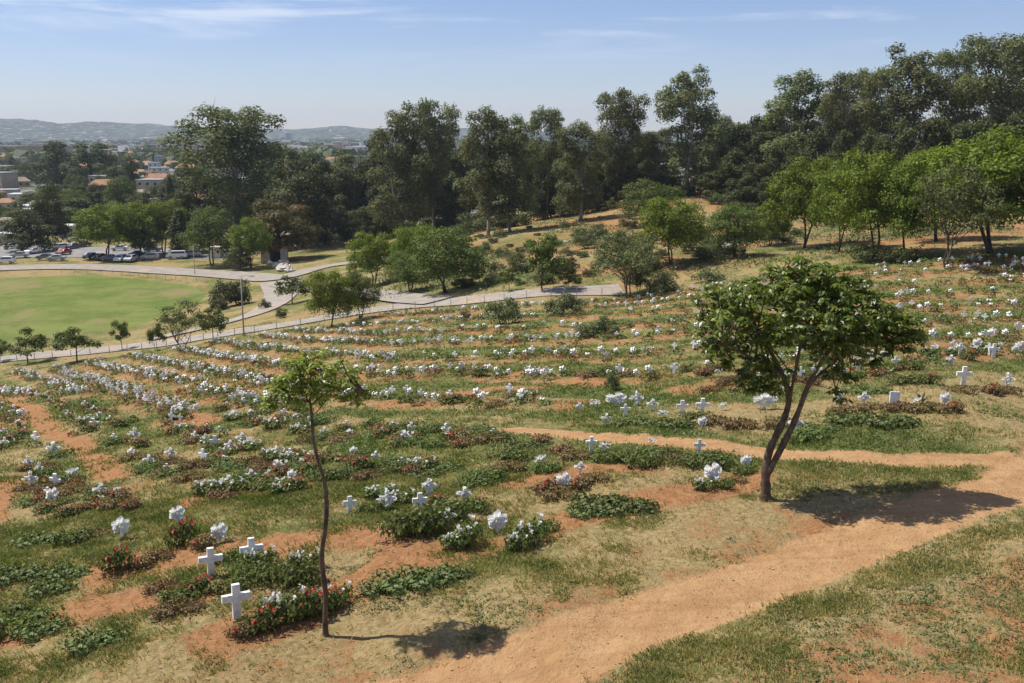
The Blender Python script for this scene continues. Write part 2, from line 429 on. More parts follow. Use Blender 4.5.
# ------------------------------------------------------------------ roads
def ribbon(name, pts_px, width, mat, lift, label, cat='road'):
    P_ = hitp(pts_px); pts = []
    for k in range(len(P_)-1):
        n = max(2, int(np.hypot(*(P_[k+1]-P_[k]))/2.0))
        for t in range(n): pts.append(P_[k]+(P_[k+1]-P_[k])*t/n)
    pts.append(P_[-1]); pts = np.array(pts)
    for _ in range(6): pts[1:-1] = (pts[:-2]+pts[1:-1]*2+pts[2:])/4
    w = np.interp(np.linspace(0, 1, len(pts)), np.linspace(0, 1, len(width)), width) if isinstance(width, (list, tuple)) else np.full(len(pts), width)
    t = np.gradient(pts, axis=0); t /= np.linalg.norm(t, axis=1)[:,None]+1e-9; nrm = np.stack([-t[:,1], t[:,0]], 1)
    K = 7; v = []
    for s in np.linspace(-0.5, 0.5, K):
        q = pts+nrm*w[:,None]*s; v.append(np.column_stack([q, height(q[:,0], q[:,1])+lift]))
    v = np.stack(v, 1).reshape(-1, 3); n = len(pts); f = []
    for i in range(n-1):
        for k in range(K-1): f.append((i*K+k, i*K+k+1, (i+1)*K+k+1, (i+1)*K+k))
    me = mesh(name, v, np.array(f)[:, ::-1].copy(), mat, True)
    o = ob(name, me); tag(o, label, cat, kind='structure')
    return pts, nrm, w
MAIN = ribbon('road', [(-260,386),(-60,371),(0,359),(50,355),(100,351),(150,344),(200,338),(240,332),(280,327),(337,316),(384,308),(425,303),(469,300),(513,297),(573,293),(622,290)],
       [6.5,6.5,6.5,6,6,5.5,4.5], M['road'], 0.10, 'pale road curving between the graves and the green field')
ribbon('road', [(150,340),(187,332),(215,326),(240,320),(262,312),(276,303),(283,292),(280,281)], [4,5,5.5,6.5,8], M['road'], 0.15, 'pale road climbing from the main road to the junction')
ribbon('road', [(-260,272),(0,269),(60,267),(110,268),(160,271),(215,274),(253,277),(280,280),(296,275),(312,269),(346,263),(400,258)], [8,8,8,9,9,8,6,5], M['road'], 0.20, 'wide pale road along the far edge of the green field')
ribbon('road', [(284,284),(310,289),(345,291),(378,296),(410,301),(440,302)], [6,4,4,5], M['road'], 0.25, 'short road behind the trees joining the junction')
ribbon('road', [(540,246),(575,240),(600,237),(640,236)], 3.0, M['road'], 0.10, 'pale track through trees on the far slope')
ribbon('road', [(725,247),(742,240),(756,234),(775,231),(800,230)], 2.6, M['road'], 0.10, 'pale track beside the trees on the right slope')
ribbon('car_park', [(-200,252),(0,252),(80,252),(160,253),(245,255)], [30,28,24,18], M['asphalt'], 0.08, 'grey car park under the round trees', 'car park')

# ------------------------------------------------------------------ leaves / trees
def leaf_quads(c, n, s, asp=0.5, fold=0.15, rs=R):
    N_ = len(c); t = rs.normal(size=(N_,3)); n = n/(np.linalg.norm(n, axis=1)[:,None]+1e-9)
    t -= (t*n).sum(1)[:,None]*n; t /= np.linalg.norm(t, axis=1)[:,None]+1e-9; w = np.cross(n, t)
    s = s[:,None]; v = np.stack([c-t*s*0.5, c+w*s*asp*0.5+n*s*fold, c+t*s*0.5, c-w*s*asp*0.5+n*s*fold], 1).reshape(-1, 3)
    f = np.arange(N_*4).reshape(-1, 4)
    return v, f
def clump_points(cl, n, rs, shell=0.55):
    """cl: array of (x,y,z,rx,ry,rz)"""
    cl = np.asarray(cl, float); wt = (cl[:,3]*cl[:,4]*cl[:,5])**(2/3); idx = rs.choice(len(cl), n, p=wt/wt.sum())
    d = rs.normal(size=(n,3)); d /= np.linalg.norm(d, axis=1)[:,None]
    d[:,2] = np.where((d[:,2] < 0) & (rs.rand(n) < 0.55), -d[:,2], d[:,2])
    r = shell+(1.08-shell)*rs.rand(n)**0.6
    lump = 1+0.22*np.sin(d[:,0]*7+idx)*np.cos(d[:,1]*6+idx*2)
    c = cl[idx,:3]+d*cl[idx,3:]*(r*lump)[:,None]
    return c, d
def crown_mesh(name, cl, n, size, mat, rs, asp=0.6, rand=0.8, shell=0.55, droop=0.0):
    c, d = clump_points(cl, n, rs, shell)
    nn = d+rs.normal(size=(n,3))*rand*0.6+np.array([0,0,0.35]); 
    s = size*(0.6+0.8*rs.rand(n))
    v, f = leaf_quads(c, nn, s, asp, 0.12, rs)
    return mesh(name, v, f, mat, False, var=rs.rand(n))
def limb(mb, a, b, r0, r1, rs, sag=0.12, n=5):
    a = np.array(a, float); b = np.array(b, float); L = np.linalg.norm(b-a); pts = []
    off = rs.normal(size=3)*L*0.07
    for k in range(n+1):
        t = k/n; p = a+(b-a)*t; p = p+off*math.sin(PI*t); p[2] += L*sag*math.sin(PI*t)*(-0.5 if sag < 0 else 1)*0.6
        pts.append(tuple(p))
    mb.tube(pts, [r0+(r1-r0)*k/n for k in range(n+1)], 6)
def gen_tree(seed, H, W, style, nclump, nleaf, size, mat, bark, low=0.35, rfrac=0.2, flat=0.7, stems=1, trunk_r=None, rand=0.8, shell=0.5):
    rs = np.random.RandomState(seed); cl = []; z0 = H*low; tries = 0
    rc = W*rfrac
    while len(cl) < nclump and tries < 4000:
        tries += 1
        if style == 'round':      # dome
            a = rs.rand()*2*PI; rr = math.sqrt(rs.rand())*0.5*W*0.85; zt = rs.rand()**0.8
            z = z0+(H-z0-rc*flat)*zt; lim = 0.5*W*0.86*math.sqrt(max(0, 1-(max(0, zt-0.25)/0.85)**2)); 
            if rr > lim: continue
        elif style == 'euc':
            a = rs.rand()*2*PI; zt = rs.rand(); z = z0+(H-z0-rc*flat)*zt
            lim = 0.5*W*0.85*(0.55+0.6*math.sin(PI*min(1, zt*0.9+0.12)))*(0.8+0.2*math.sin(3*a+seed)); rr = lim*math.sqrt(rs.rand())
        elif style == 'eucw':
            a = rs.rand()*2*PI; zt = rs.rand()**0.75; z = z0+(H-z0-rc*flat)*zt
            lim = 0.5*W*0.88*(0.5+0.5*min(1, zt*1.5))*(0.82+0.18*math.sin(3*a+seed))*(1 if zt < .8 else .8); rr = lim*math.sqrt(rs.rand())
        elif style == 'umbrella':
            a = rs.rand()*2*PI; zt = 0.35+0.65*rs.rand(); rr = 0.5*W*0.85*math.sqrt(rs.rand()); z = z0+(H-z0-rc*flat)*zt*(1-0.45*(rr/(0.5*W))**2)
        elif style == 'shrub':
            a = rs.rand()*2*PI; rr = 0.5*W*0.75*math.sqrt(rs.rand()); z = H*0.15+(H*0.85-rc*flat)*rs.rand()*(1-(rr/(0.5*W))**2)
        elif style == 'cypress':
            a = rs.rand()*2*PI; zt = len(cl)/nclump; z = H*0.06+zt*H*0.86; rr = 0.5*W*0.25*(1-zt)
        c = np.array([rr*math.cos(a), rr*math.sin(a), z])
        r = rc*(0.7+0.6*rs.rand())
        if style == 'cypress': r = 0.5*W*(0.35+0.65*math.sin(PI*min(1, 0.25+zt*0.75)))
        if style != 'cypress' and any(np.linalg.norm((c-np.array(q[:3]))*[1,1,1.4]) < 0.62*(r+q[3]) for q in cl) and tries < 3000: continue
        cl.append((*c, r, r*(0.85+0.3*rs.rand()), r*flat*(1.9 if style == 'cypress' else 0.8+0.5*rs.rand())))
    crown = crown_mesh('crown', cl, nleaf, size, mat, rs, 0.65, rand, shell)
    mb = MB(); tr = trunk_r or H*0.018
    stem_tops = []
    for s in range(stems):
        lean = (rs.rand(2)-0.5)*W*(0.12 if stems == 1 else 0.45); zt = z0+(H-z0)*(0.5 if style != 'umbrella' else 0.1)
        if style == 'shrub': zt = H*0.4
        b = np.array([lean[0], lean[1], zt]); st = np.array([(rs.rand()-.5)*tr*2*(stems > 1), (rs.rand()-.5)*tr*2*(stems > 1), -H*0.02-0.15])
        w = (rs.rand(2)-0.5)*W*0.06; pts = []
        for k in range(8):
            t = k/7; p = st+(b-st)*t; p[0] += w[0]*math.sin(2*PI*t); p[1] += w[1]*math.sin(2*PI*t); pts.append(p)
        q = 1.0 if stems == 1 else 0.75
        mb.tube([tuple(p) for p in pts], [tr*q*(1.25 if k == 0 else 1-0.55*k/7) for k in range(8)], 8)
        stem_tops.append(pts)
    for c in cl:
        pts = stem_tops[rs.randint(len(stem_tops))]
        cands = [p for p in pts[3:] if p[2] < c[2]+0.2*H*0.1] or [pts[3]]
        a = cands[-1] if rs.rand() < 0.5 else cands[rs.randint(len(cands))]
        limb(mb, a, (c[0], c[1], c[2]), tr*0.30, tr*0.07, rs, 0.06)
        if style in ('euc', 'eucw', 'round', 'umbrella'):
            for k in range(2):
                e = np.array(c[:3])+rs.normal(size=3)*np.array(c[3:])*0.5; limb(mb, (c[0], c[1], c[2]), e, tr*0.12, tr*0.04, rs, 0.0, 2)
    return mb.me('trunk', bark, True), crown, H, W
PROTO = {}
def protos(kind, n, **k):
    PROTO[kind] = [gen_tree(seed=hash_(kind)+i*13, **k) for i in range(n)]
def hash_(s): return sum(ord(c)*(i+3) for i, c in enumerate(s))
protos('euc', 6, H=28, W=16, style='euc', nclump=42, nleaf=18000, size=0.45, mat=M['euc'], bark=M['barkp'], low=0.16, rfrac=0.125, flat=0.95, trunk_r=0.40, shell=0.45, rand=0.7)
protos('eucb', 4, H=26, W=20, style='eucw', nclump=44, nleaf=19000, size=0.45, mat=M['euc'], bark=M['barkp'], low=0.15, rfrac=0.11, flat=0.8, trunk_r=0.42, shell=0.5, rand=0.7)
protos('wood', 4, H=20, W=15, style='euc', nclump=26, nleaf=9000, size=0.62, mat=M['dark'], bark=M['barkd'], low=0.08, rfrac=0.15, flat=0.9, trunk_r=0.3, rand=1.2, shell=0.3)
protos('bright', 5, H=9, W=10, style='round', nclump=44, nleaf=17000, size=0.24, mat=M['bright'], bark=M['barkd'], low=0.30, rfrac=0.13, flat=0.7, trunk_r=0.17, stems=2, shell=0.4)
protos('mid', 4, H=9, W=10, style='round', nclump=38, nleaf=13000, size=0.25, mat=M['mid'], bark=M['barkd'], low=0.26, rfrac=0.14, flat=0.7, trunk_r=0.17, stems=2, shell=0.4)
protos('dark', 3, H=12, W=12, style='round', nclump=26, nleaf=9000, size=0.42, mat=M['dark'], bark=M['barkd'], low=0.15, rfrac=0.15, flat=0.75, trunk_r=0.25)
protos('sparse', 4, H=8, W=9, style='umbrella', nclump=24, nleaf=4200, size=0.24, mat=M['sparse'], bark=M['bark'], low=0.22, rfrac=0.13, flat=0.6, trunk_r=0.13, stems=3, shell=0.1)
protos('rust', 1, H=12, W=13, style='round', nclump=28, nleaf=11000, size=0.4, mat=M['rust'], bark=M['barkd'], low=0.2, rfrac=0.14, flat=0.6, trunk_r=0.25)
protos('young', 3, H=4.5, W=4.5, style='round', nclump=12, nleaf=2600, size=0.24, mat=M['mid'], bark=M['barkd'], low=0.35, rfrac=0.16, flat=0.65, trunk_r=0.08, shell=0.2)
protos('cypress', 1, H=12, W=3, style='cypress', nclump=14, nleaf=5000, size=0.35, mat=M['dark'], bark=M['barkd'], low=0.05)
protos('shrub', 4, H=2.4, W=3.6, style='shrub', nclump=14, nleaf=2600, size=0.17, mat=M['shrub'], bark=M['bark'], low=0.0, rfrac=0.17, flat=0.8, trunk_r=0.04, stems=3, shell=0.3)
protos('shrubd', 3, H=2.4, W=3.6, style='shrub', nclump=14, nleaf=2600, size=0.17, mat=M['dark'], bark=M['bark'], low=0.0, rfrac=0.17, flat=0.8, trunk_r=0.04, stems=3, shell=0.3)
NAMES = dict(euc='eucalyptus_tree', eucb='eucalyptus_tree', wood='woodland_tree', bright='leafy_tree', mid='leafy_tree', dark='dense_tree', sparse='sparse_tree',
             rust='leafy_tree', young='young_tree', cypress='cypress_tree', shrub='shrub', shrubd='shrub')
def put_tree(kind, x, y, H, W, label, group=None, var=None):
    L = PROTO[kind]; t = L[rnd.randrange(len(L)) if var is None else var % len(L)]
    name = NAMES[kind]
    e = ob(name, None, None, (x, y, gh(x, y)), rnd.random()*2*PI, (W/t[3], W/t[3], H/t[2]))
    e.empty_display_size = 0.5
    part('trunk' if name != 'shrub' else 'stem', t[0], e); part('crown' if name != 'shrub' else 'foliage', t[1], e)
    tag(e, label, 'shrub' if name == 'shrub' else 'tree', group); return e
def tree_px(kind, px, by, ty, w, label, D=None, var=None, group=None):
    """trunk foot at pixel (px,by) on the ground (or at depth D), true height and spread from the picture"""
    if D is None:
        x, y = hit(px, by)
    else:
        rx, ry, rz = ray(px, by); x, y = rx*D/ry, D
    g = gh(x, y); top = PT(px, ty, y).z
    return put_tree(kind, x, y, max(1.0, (top-g)*1.03), w*y/1000*1.05, label, group, var)

TR = [
 # tall trees left to right
 ('eucb',240,242,108,128,'huge spreading eucalyptus above the entrance, tallest tree on the left side',285),
 ('dark',303,262,162,80,'dark rounded tree right of the huge left eucalyptus',262),
 ('euc',352,245,150,60,'grey green eucalyptus, small one left of the flat topped pair',300),
 ('euc',398,244,104,72,'tall flat topped eucalyptus behind the bushy roadside trees',255),
 ('eucb',433,242,103,70,'tall eucalyptus whose flat top touches its left neighbour',262),
 ('euc',488,236,109,70,'pale trunked eucalyptus standing at the centre, left of a close pair',205),
 ('euc',510,233,116,58,'pale trunked eucalyptus standing at the centre, right of a close pair',208),
 ('eucb',548,228,110,48,'eucalyptus with a small flat crown right of the central pair',235),
 ('euc',580,226,122,62,'eucalyptus with three thin stems above the pale track',215),
 ('eucb',617,222,92,66,'tall open crowned eucalyptus with sky showing through its top',240),
 ('euc',655,214,130,50,'eucalyptus half hidden left of the tallest pale trunked one',245),
 ('euc',686,197,66,78,'tallest pale trunked eucalyptus rising above the dome shaped bush',236),
 ('euc',722,203,116,46,'narrow eucalyptus just right of the tallest pale trunked one',260),
 ('euc',795,215,73,92,'big rounded eucalyptus first in the wood on the right',225),
 # city side dark trees
 ('dark',57,186,142,46,'dark tree group crown in the town, left of two',560),
 ('dark',94,184,143,50,'dark tree crown in the town, right of two',545),
 ('dark',126,182,158,40,'olive topped dark tree behind the white warehouse',500),
 ('dark',28,252,210,52,'dark tree over the parked cars at far left',262),
 ('dark',50,249,186,46,'tall dark tree behind the car park at far left',275),
 ('mid',122,214,176,34,'grey green round tree beside the white warehouse',380),
 ('dark',95,212,185,28,'small dark round tree left of the grey green round one',385),
 ('cypress',172,222,172,9,'slim dark cypress before the orange roofed house',370),
 ('bright',108,259,203,64,'bright green round tree at the left of the car park row',None),
 ('bright',140,256,202,50,'bright green round tree second in the car park row',None),
 ('bright',165,254,199,52,'bright green tree behind the pointed dark cypress',None),
 ('mid',146,257,222,34,'smaller dull green tree among the car park round trees',None),
 ('cypress',181,257,206,19,'broad dark cypress in the car park row',None),
 ('mid',213,266,206,54,'green tree with thick leaning trunk beside the pale kiosk',None),
 ('bright',252,268,217,44,'yellow green tree in front of the rusty topped tree',None),
 ('rust',280,264,199,74,'rusty brown topped round tree near the entrance',235),
 ('dark',240,270,243,28,'low dark tree on the red verge by the junction',None),
 # around the field and road
 ('young',122,350,321,20,'small dark young tree between road and field, left of two',None),
 ('young',157,351,321,18,'small dark young tree between road and field, right of two',None),
 ('sparse',184,352,297,50,'feathery olive young tree at the road fork',None),
 ('young',213,343,306,30,'green young tree on the near edge of the road fork',None),
 ('young',28,363,329,42,'young tree by the road at far left edge',None),
 ('young',77,362,327,46,'broad young tree by the road below the field',None),
 ('young',0,362,338,20,'small tree cut by the left photo edge',None),
 ('shrubd',226,307,277,36,'dark flat topped thicket tree by the field corner',None),
 ('shrubd',241,304,276,30,'dark thicket beside the field corner, right one',None),
 ('shrubd',219,310,296,22,'low dark bush below the field corner thicket',None),
 ('young',292,304,274,34,'grey green young tree standing alone in the junction',None),
 ('shrub',265,309,298,13,'little olive bush on the junction island',None),
 ('shrubd',281,318,307,15,'little dark bush at the tip of the junction verge',None),
 ('bright',331,327,270,54,'bright green tree on the near side of the road, left of two',None),
 ('mid',360,319,270,42,'green tree on the near side of the road, right of two',None),
 ('bright',373,286,232,52,'bright green tree behind the road, left of the clump',None),
 ('mid',410,292,250,52,'low green tree in the middle of the roadside clump',None),
 ('bright',418,280,224,56,'bright green tree at the top of the roadside clump',None),
 ('mid',446,293,228,82,'broad many stemmed tree at the right of the roadside clump',None),
 ('young',543,291,237,50,'green umbrella shaped tree beside the end of the road',None),
 ('sparse',626,299,228,84,'sparse crooked many stemmed tree at the road end',None),
 ('mid',638,293,262,30,'thin stemmed bush tree behind the sparse crooked one',None),
 ('bright',670,264,197,72,'bright green round tree above the sparse crooked one',None),
 ('mid',650,226,179,60,'dark green dome shaped tree under the tallest eucalyptus',None),
 ('mid',735,257,203,60,'green small tree right of the bright round one',None),
 ('bright',769,246,207,42,'pale green small tree beside the pale track',None),
 ('bright',803,248,156,84,'bright green tree at the left end of the right hand row',None),
 ('bright',838,252,160,62,'bright green tree second in the right hand row',None),
 ('bright',873,258,150,94,'tall bright green tree with forked trunk in the right row',None),
 ('bright',905,258,160,62,'bright green tree with thin dark trunk in the right row',None),
 ('sparse',948,268,160,92,'thin grey leaved tree in front of the right hand row',None),
 ('bright',992,253,131,160,'largest bright green tree by the right photo edge',None),
 ('bright',935,256,146,90,'bright green tree behind the thin grey leaved one',112),
 ('bright',1075,258,140,110,'bright green tree mostly outside the right photo edge',None),
 ('young',573,290,273,16,'tiny round tree by the end of the road',None),
 ('young',509,292,268,22,'tiny tree on the red slope above the road',None),
 ('shrub',503,324,294,40,'large grey green shrub in the upper grave rows, left of two',None),
 ('shrub',564,318,291,42,'large grey green shrub in the upper grave rows, right of two',None),
 ('shrubd',466,320,310,14,'small dark bush left of the large grey shrubs',None),
 ('shrub',604,338,313,34,'dark leafy shrub in the middle of the grave rows',None),
 ('shrub',585,341,326,26,'low shrub touching the dark leafy one from the left',None),
 ('shrub',663,293,268,40,'round olive shrub at the end of the hillside',None),
 ('shrub',708,282,268,34,'low olive bush behind the upper grave rows',None),
 ('shrub',868,262,240,42,'dark bush under the forked trunk of the right row',None),
 ('shrubd',900,262,244,40,'dark bush under the thin trunk of the right row',None),
 ('shrub',612,390,372,16,'small grass like bush among the middle crosses',None),
]
for a in TR:
    kind, px, by, ty, w, lab, D = a
    tree_px(kind, px, by, ty, w, lab, D)
ORD = ['first','second','third','fourth','fifth','sixth','seventh','eighth','ninth','tenth','eleventh','twelfth','thirteenth','fourteenth','fifteenth','sixteenth','seventeenth','eighteenth','nineteenth',
 'twentieth']+['twenty-'+x for x in ('first','second','third','fourth','fifth','sixth','seventh','eighth','ninth')]+['thirtieth']+['thirty-'+x for x in ('first','second','third','fourth','fifth','sixth','seventh','eighth','ninth')]+['fortieth']
ORD += ['forty-'+x for x in ORD[:9]]+['fiftieth']+['fifty-'+x for x in ORD[:9]]+['sixtieth']+['sixty-'+x for x in ORD[:9]]+['seventieth']+['seventy-'+x for x in ORD[:9]]+['eightieth']+['eighty-'+x for x in ORD[:9]]+['ninetieth']+['ninety-'+x for x in ORD[:9]]
# wood on the right: two staggered lines
for k, (px, ty, D, w) in enumerate([(842,73,215,66),(870,66,240,70),(905,45,205,92),(945,50,230,72),(978,32,200,96),(1012,46,215,86),(1050,50,205,90),(1100,60,215,90),(825,92,260,54)]):
    tree_px('euc' if k % 3 else 'eucb', px, 215, ty, w, 'tall eucalyptus of the right hand wood, %s from the left along its skyline' % ORD[k+1 if k < 8 else 0], D, group='eucalyptus wood on the right')
fill = []
for px, ty, D, w in [(735,150,225,50),(760,130,235,50),(780,140,205,44),(815,130,205,50),(840,130,190,50),(868,132,185,50),(895,120,180,50),(925,115,178,54),(955,120,175,50),(985,118,172,54),(1015,110,172,54),(1050,110,172,60),
                     (745,172,205,40),(715,170,225,40),(770,176,198,38)]:
    fill.append(('wood', px, ty, D, w))
for k, f in enumerate(sorted(fill, key=lambda a: a[1])):
    tree_px(f[0], f[1], 222, f[2], f[4], 'dark lower tree before the right hand wood, %s from the left' % ORD[k], f[3], group='dark trees under the eucalyptus wood')
fill = [(330,172,330,54),(365,165,310,52),(385,185,280,44),(415,150,300,60),(455,150,280,50),(470,140,300,50),(530,150,260,46),(560,145,275,50),(592,148,262,46),(605,160,245,40),(640,135,270,50),(625,165,240,40),
        (545,170,235,36),(700,140,280,50),(665,165,250,36),(715,135,290,50),(340,205,285,40),(375,205,272,40),(455,180,262,40),(272,150,330,50),(200,160,330,46),(185,190,300,34),(310,150,345,50),(350,215,262,30),(382,140,300,50),(445,142,300,44),(535,140,300,40),(560,142,290,44),(640,132,290,40),(715,125,300,44),(738,128,300,44),(290,150,320,50),(322,160,300,46),(752,112,250,46),(770,104,250,44),(736,122,240,44)]
for k, f in enumerate(sorted(fill)):
    tree_px('wood', f[0], 240, f[1], f[3], 'dark tree filling the belt behind the tall eucalypts, %s from the left' % ORD[k], f[2], group='dark trees of the middle belt')
# shrubs on the red slope
pts = []
for _ in range(600):
    px = rnd.uniform(440, 800); py = rnd.uniform(228, 288)
    if any(abs(px-a)*0.5+abs(py-b) < 9 for a, b in pts): continue
    if py > 300-(px-440)*0.14: continue
    pts.append((px, py))
pts = pts[:68]
for k, (px, py) in enumerate(sorted(pts)):
    x, y = hit(px, py); w = rnd.uniform(1.6, 4.5)
    put_tree(rnd.choice(['shrub','shrub','shrubd']), x, y, w*rnd.uniform(0.35, 0.7), w, 'low bush on the red slope beyond the road, %s from the left' % ORD[k], 'bushes on the red slope')
# under the belt of tall trees : dark undergrowth bushes
u = []
for k in range(46):
    px = 300+k*16+rnd.uniform(-5, 5); D = 275 if px < 460 else (232 if px < 700 else 205)
    u.append((px, D+rnd.uniform(-10, 14)))
for k, (px, D) in enumerate(u):
    rx, ry, rz = ray(px, 240); x = rx*D/ry
    put_tree('shrubd', x, D, rnd.uniform(2.5, 6), rnd.uniform(6, 10), 'dark bush in the shade below the tree belt, %s from the left' % ORD[k], 'undergrowth bushes')

# ------------------------------------------------------------------ the two foreground trees
def custom_tree(name, foot, D, stems, clumps, nleaf, size, mat, bark, label, seed, asp=0.42, shell=0.3, rand=1.0):
    rs = np.random.RandomState(seed); fx, fy = hit(*foot); base = Vector((fx, fy, gh(fx, fy)))
    def L(px, py, dy=0): 
        p = PT(px, py, fy+dy); return p-base
    mb = MB()
    for st in stems:
        pts = [L(*s[:3]) for s in st]; rad = [s[3] for s in st]
        if len(pts) > 2:    # resample smoothly
            P_ = np.array([tuple(p) for p in pts]); t = np.linspace(0, len(P_)-1, (len(P_)-1)*4+1); Q = np.stack([np.interp(t, range(len(P_)), P_[:,i]) for i in range(3)], 1)
            for _ in range(3): Q[1:-1] = (Q[:-2]+2*Q[1:-1]+Q[2:])/4
            rad = list(np.interp(t, range(len(rad)), rad)*(1+0.10*rs.normal(size=len(t)))); pts = [tuple(q) for q in Q]
        mb.tube(pts, rad, 10)
    cl = []
    for px, py, r, dy in clumps:
        c = L(px, py, dy); rm = r*fy/1000*(1.0 if name == 'broadleaf_tree' else 1.12)
        cl.append((c.x, c.y, c.z, rm, rm, rm*0.8))
        # twigs
        j = L(*stems[-1][-1][:3])
        best = min((L(*s[-1][:3]) for s in stems), key=lambda q: (q-c).length)
        limb(mb, tuple(best), tuple(c), 0.03, 0.01, rs, 0.05, 4)
        for k in range(3):
            e = c+Vector(rs.normal(size=3))*rm*0.55; limb(mb, tuple(c), tuple(e), 0.012, 0.005, rs, 0, 2)
    o = ob(name, None, None, base)
    part('trunk', mb.me('trunk', bark, True), o)
    # leaves in drooping sprays
    ns = nleaf//9; c, d = clump_points(cl, ns, rs, shell)
    nn = np.repeat(c, 9, 0); dd = np.repeat(d, 9, 0); k = len(nn)
    ang = rs.rand(k)*2*PI; rr = size*(0.3+0.6*rs.rand(k))
    off = np.stack([np.cos(ang)*rr, np.sin(ang)*rr, -rr*0.45*rs.rand(k)], 1)
    c = nn+off; nrm = off*np.array([1,1,0])/size*0.7+np.array([0,0,0.9])+dd*0.5+rs.normal(size=(k,3))*0.45
    # orient long axis outwards from the spray centre
    t = off+rs.normal(size=(k,3))*size*0.15; n = nrm/np.linalg.norm(nrm, axis=1)[:,None]
    t -= (t*n).sum(1)[:,None]*n; t /= np.linalg.norm(t, axis=1)[:,None]; w = np.cross(n, t); s = (size*(0.7+0.6*rs.rand(k)))[:,None]
    v = np.stack([c-t*s*0.5, c+w*s*asp*0.5-t*s*0.05+n*s*0.08, c+t*s*0.5-n*s*0.12, c-w*s*asp*0.5-t*s*0.05+n*s*0.08], 1).reshape(-1, 3)
    part('crown', mesh('crown', v, np.arange(k*4).reshape(-1, 4), mat, False, var=np.repeat(rs.rand(ns), 9)*0.5+rs.rand(k)*0.5), o)
    tag(o, label, 'tree'); return o
custom_tree('broadleaf_tree', (765,502), 27,
 [[(765,504,0,.17),(766,490,0,.135),(765,470,0,.125),(769,450,0,.11),(779,430,0,.10),(787,412,0,.09),(790,395,0,.085),(783,375,0.1,.07),(770,350,0.2,.05),(758,330,0.3,.035)],
  [(766,476,0,.10),(774,462,-.1,.09),(783,445,-.1,.085),(793,425,-.1,.08),(801,405,-.1,.075),(808,385,-.1,.065),(822,360,-.2,.05),(838,340,-.3,.035)],
  [(790,395,0,.05),(796,370,-.1,.045),(800,345,-.2,.04),(812,315,-.2,.03),(818,285,0,.02)],
  [(808,385,-.1,.04),(830,365,.3,.035),(855,345,.5,.03),(880,330,.6,.02)],
  [(783,375,0.1,.04),(762,362,-.4,.035),(738,352,-.6,.03),(722,340,-.6,.02)]],
 [(712,322,19,0),(722,300,18,.5),(745,300,20,-.4),(735,325,22,-.7),(738,348,20,.6),(716,347,15,.1),(756,325,22,.8),(765,300,22,0),(775,282,18,.5),(790,298,24,-.6),(798,278,18,.2),(820,268,12,0),(819,281,16,-.5),
  (812,300,26,.6),(770,345,20,-.6),(800,325,26,-.9),(830,300,26,-.5),(845,285,18,.4),(838,322,26,-.8),(862,305,22,.3),(870,325,24,-.3),(880,345,18,.2),(858,345,22,-.6),(893,328,18,.3),(905,337,14,0),(913,322,9,0),(898,350,12,.2),
  (843,358,18,.5),(822,350,20,-.8),(770,372,15,.2),(757,365,13,-.5),(752,380,11,-.2),(765,390,9,0),(833,375,10,.3),(822,340,22,.9),(785,325,20,1.1),(850,325,20,1.1),(735,312,18,1.0),(873,300,14,0),(702,310,9,0),(783,385,10,-.5),
  (745,372,8,0.3),(888,312,13,.6),(752,285,10,.2),(741,382,10,-.3),(752,392,8,-.2),(772,388,8,.3),(836,390,8,.1),(842,402,6,0),(700,335,8,.2),(697,300,6,0),(918,332,8,.2),(908,352,7,-.2),(730,290,8,.3),(770,270,9,-.2),(845,270,8,.2),(800,262,7,-.2),(865,283,8,.1),(725,365,9,.2),(790,372,8,.5),(850,378,9,.3),(875,365,8,.2),(912,338,11,.3),(905,322,11,-.3),(922,326,6,0),(893,312,10,-.2),(712,288,9,.2),(786,262,9,.1)],
 20000, 0.16, M['big'], M['bark'], 'large broadleaf tree with leaning double trunk beside the dirt path', 5)
custom_tree('slender_tree', (325,640), 20.5,
 [[(326,642,0,.085),(325,620,0,.062),(326,595,0,.06),(323,575,0,.055),(321,555,0,.055),(325,530,0,.052),(327,508,0,.05),(325,480,0,.042),(318,462,0,.038),(313,440,0,.032),(312,415,0,.03),(310,402,0,.028)],
  [(310,404,0,.02),(305,395,0,.018),(295,388,.1,.014),(278,390,.2,.008)],
  [(311,405,0,.018),(322,395,-.1,.015),(340,386,-.2,.012),(362,390,-.2,.006)],
  [(310,402,0,.018),(312,385,0,.015),(308,362,0.1,.008)],[(317,412,.1,.012),(325,402,.3,.009),(333,390,.5,.006)]],
 [(312,392,19,0),(300,380,17,.2),(322,375,17,-.2),(308,365,14,.1),(296,366,10,-.2),(306,354,8,0),(285,392,11,.1),(275,400,9,.2),(268,408,6,.1),(292,400,9,-.3),(335,388,13,.1),(350,382,10,-.2),(357,392,9,.2),(366,396,6,0),
  (333,370,9,.3),(345,398,8,-.1),(371,389,5,0),(358,404,5,.2),(265,402,5,-.1),(290,360,7,.2),(342,362,6,-.2),(281,380,9,-.2),(325,355,6,.2),(351,371,6,.1),(318,400,10,.4),(272,390,6,0)],
 3300, 0.12, M['slim'], M['bark'], 'thin young tree with one crooked stem standing in the foreground', 9, asp=0.36, shell=0.1)

